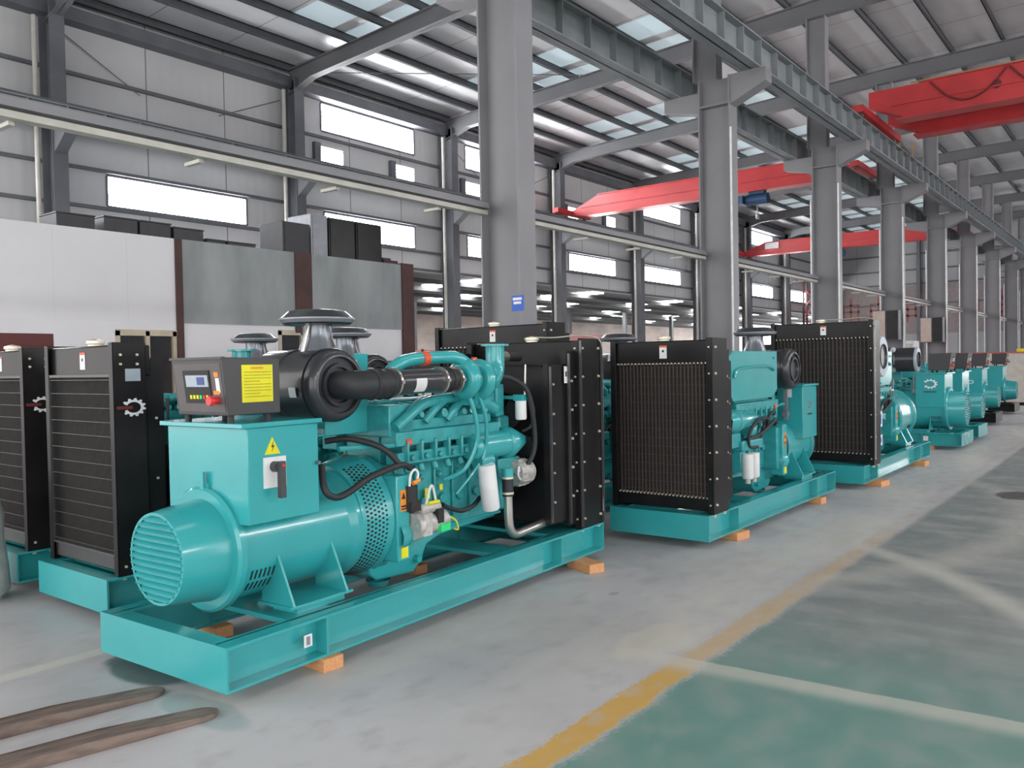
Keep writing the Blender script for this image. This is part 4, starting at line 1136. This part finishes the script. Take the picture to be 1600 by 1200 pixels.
MB().prism([(.90, .72), (1.0, .72), (.95, .80)], 'xz', .352, .356).build('caution_triangle', YEL, A4)
MB().bx(.52, .60, .5505, .5525, .15, .23).build('skid_label', WHT, A4)
MB().lathe((1.9, .1, 1.60), (0, 0, 1), [(0, .1), (.1, .1), (.12, .26), (.2, .24), (.26, .1), (.26, 0)], 28).build('rain_cap', FLT, A4)
gear_logo((.52, .372, 1.13), (-1, 0, 0), (0, 0, 1), (0, 1, 0), .11, A4, bar=False)
MB().bx(.42, .63, .372, .375, .985, 1.0).build('emblem_name', INK, A4, label='dark line of lettering under the emblem')
A5 = genset((18.2, 2.72), R(90), 'teal generator set crosswise behind the one with the white emblem', L=3.5, W=1.0, S=-1, rad=(.55, 1.8, .3), donut=1, xf=3.4)
A6 = genset((22.3, 3.0), R(90), 'fourth crosswise teal generator on a dark base, small emblem on its side', L=3.4, W=1.0, S=-1, rad=(.55, 1.7, .3), donut=1, xf=3.3, skid_mt=BLK)
gear_logo((.525, .372, 1.0), (-1, 0, 0), (0, 0, 1), (0, 1, 0), .06, A6, bar=False)
A7 = genset((26.6, 3.15), R(90), 'farthest crosswise teal generator on a dark base near the cream enclosure', L=3.4, W=1.0, S=-1, rad=(.55, 1.7, .3), donut=1, xf=3.3, skid_mt=BLK)

B1 = genset((6.05, 5.73), R(180), 'generator with wire-grille radiator and emblem behind the nearest one', L=3.52, W=.98, S=-1, rad=(.485, 1.79, .22), style='wire', xf=3.44, shroud=.14, simple=False)
B2 = genset((6.05, 7.08), R(180), 'generator with wire-grille radiator cut by the left picture edge', L=3.52, W=1.0, S=-1, rad=(.50, 1.79, .22), style='wire', xf=3.44, shroud=.14)
for g_, w in ((B1, .485), (B2, .50)):
    for o in g_.children:
        if o.name.startswith('radiator'):
            gear_logo((3.31, w+.001, 1.37), (-1, 0, 0), (0, 0, 1), (0, 1, 0), .075, o)
            if g_ is B1: MB().bx(3.26, 3.36, w, w+.003, 1.54, 1.62).build('data_plate', LCD, o, label='pale data plate')
C1 = genset((10.0, 5.27), R(180), 'generator with a very wide black radiator, just behind the nearest machine', L=3.66, W=1.2, S=-1, rad=(.72, 2.0, .3), xf=3.62, shroud=.2, panel=False)
D1 = genset((15.9, 7.75), R(180), 'generator behind the middle columns, only its rain cap showing', L=3.6, W=1.0, S=-1, rad=(.5, 1.75, .3), xf=3.5, panel=False)

# timber blocks under the skids
def block(x, y, rz, who, sx=.22, sy=.12):
    t = MB().bx(-sx/2, sx/2, -sy/2, sy/2, 0, .07).build('timber_block', WOOD, bevel=.004)
    t.location = (x, y, 0); t.rotation_euler = (0, 0, rz)
    tag(t, 'small pine block on the floor under ' + who, 'wooden block', 'pine blocks under the skids')
block(2.86, 3.56, R(88), 'the near right rail of the nearest generator', .20, .13)
block(5.42, 3.54, R(70), 'the far right corner of the nearest generator', .30, .14)
block(2.83, 4.52, R(88), 'the left rail of the nearest generator, near end', .2, .12)
block(4.6, 4.6, R(88), 'the left rail of the nearest generator, far end', .2, .12)
block(7.13, 3.08, R(80), 'the near right corner of the second generator', .26, .2)
block(9.35, 3.05, R(85), 'the far right corner of the second generator', .2, .14)
block(7.1, 3.95, R(85), 'the left side of the second generator', .2, .14)
block(11.05, 2.86, R(80), 'the near right corner of the third generator', .28, .24)
block(13.4, 2.85, R(85), 'the far right corner of the third generator', .24, .2)
block(11.2, 3.85, R(85), 'the left side of the third generator', .24, .2)

for g_, who in ((A4, 'the crosswise generator with the white emblem'), (A5, 'the crosswise generator behind the emblem one'), (A6, 'the fourth crosswise generator'), (A7, 'the farthest crosswise generator'),
                (B1, 'the wire-grille generator behind the nearest one'), (B2, 'the generator at the left edge'), (C1, 'the wide-radiator generator'), (D1, 'the generator behind the middle columns')):
    Mx = Matrix.Rotation(g_.rotation_euler.z, 3, 'Z')
    for lx in (.5, 2.9):
        for ly in (-.42, .42):
            p = Mx @ Vector((lx, ly, 0)) + g_.location
            block(p.x, p.y, g_.rotation_euler.z+R(90), who, .14, .12)

# forklift tines lying on the floor, plastic sack at the left edge
def fork(x0, y0, x1, y1, w, lab):
    L = math.hypot(x1-x0, y1-y0)
    n = 8
    top = [(0, .045), (L-.25, .040), (L-.02, .018), (L, .01)]
    m = MB()
    out = []
    for s in (-1, 1): pass
    outline = [(0, -w/2), (L-.10, -w/2)] + [(L-.10+.10*math.sin(R(a)), -w/2*math.cos(R(a))) for a in range(15, 180, 15)] + [(L-.10, w/2), (0, w/2)]
    def zt(x): return .055 if x < L-.5 else .055-(x-(L-.5))/.5*.030
    k = len(outline)
    # subdivide the body lengthwise so it can taper
    xs = [0, L-.5, L-.3, L-.10]
    V = []; Fc = []
    rows = [[(x, -w/2), (x, w/2)] for x in xs]
    tip = [(L-.10+.10*math.sin(R(a)), -w/2*math.cos(R(a))) for a in range(0, 181, 15)]
    poly_body = [(xs[0], -w/2)]+[(x, -w/2) for x in xs[1:-1]]+tip+[(x, w/2) for x in xs[1:-1][::-1]]+[(xs[0], w/2)]
    n = len(poly_body)
    vs = [(x, y, .004) for x, y in poly_body]+[(x, y, zt(x)) for x, y in poly_body]
    m.add(vs, [tuple(range(n))[::-1], tuple(range(n, 2*n))]+[(i, (i+1) % n, n+(i+1) % n, n+i) for i in range(n)])
    o = m.build('forklift_fork', RUST, bevel=.004)
    o.location = (x0, y0, -.004); o.rotation_euler = (0, 0, math.atan2(y1-y0, x1-x0))
    return tag(o, lab, 'forklift fork', 'pair of forklift forks on the floor')
fork(.35, 4.30, 2.17, 3.93, .13, 'rusty forklift fork on the floor, the left one nearer the skid shadow')
fork(.30, 3.92, 2.18, 3.475, .13, 'rusty forklift fork on the floor, the right one with chipped tip')

t = empty('plastic_sack', (2.28, 6.62, 0))
MB().lathe((0, 0, 0), (0, 0, 1), [(0, 0), (0, .14), (.06, .18), (.25, .17), (.45, .15), (.6, .155), (.76, .12), (.9, .06), (.93, 0)], 22, sy=1.2).build('sack_body', PLAS, t)
MB().torus((0, 0, .80), (0, 0, 1), .11, .02).build('sack_tie', WHT, t)
tag(t, 'milky plastic sack on the floor at the left picture edge', 'sack')
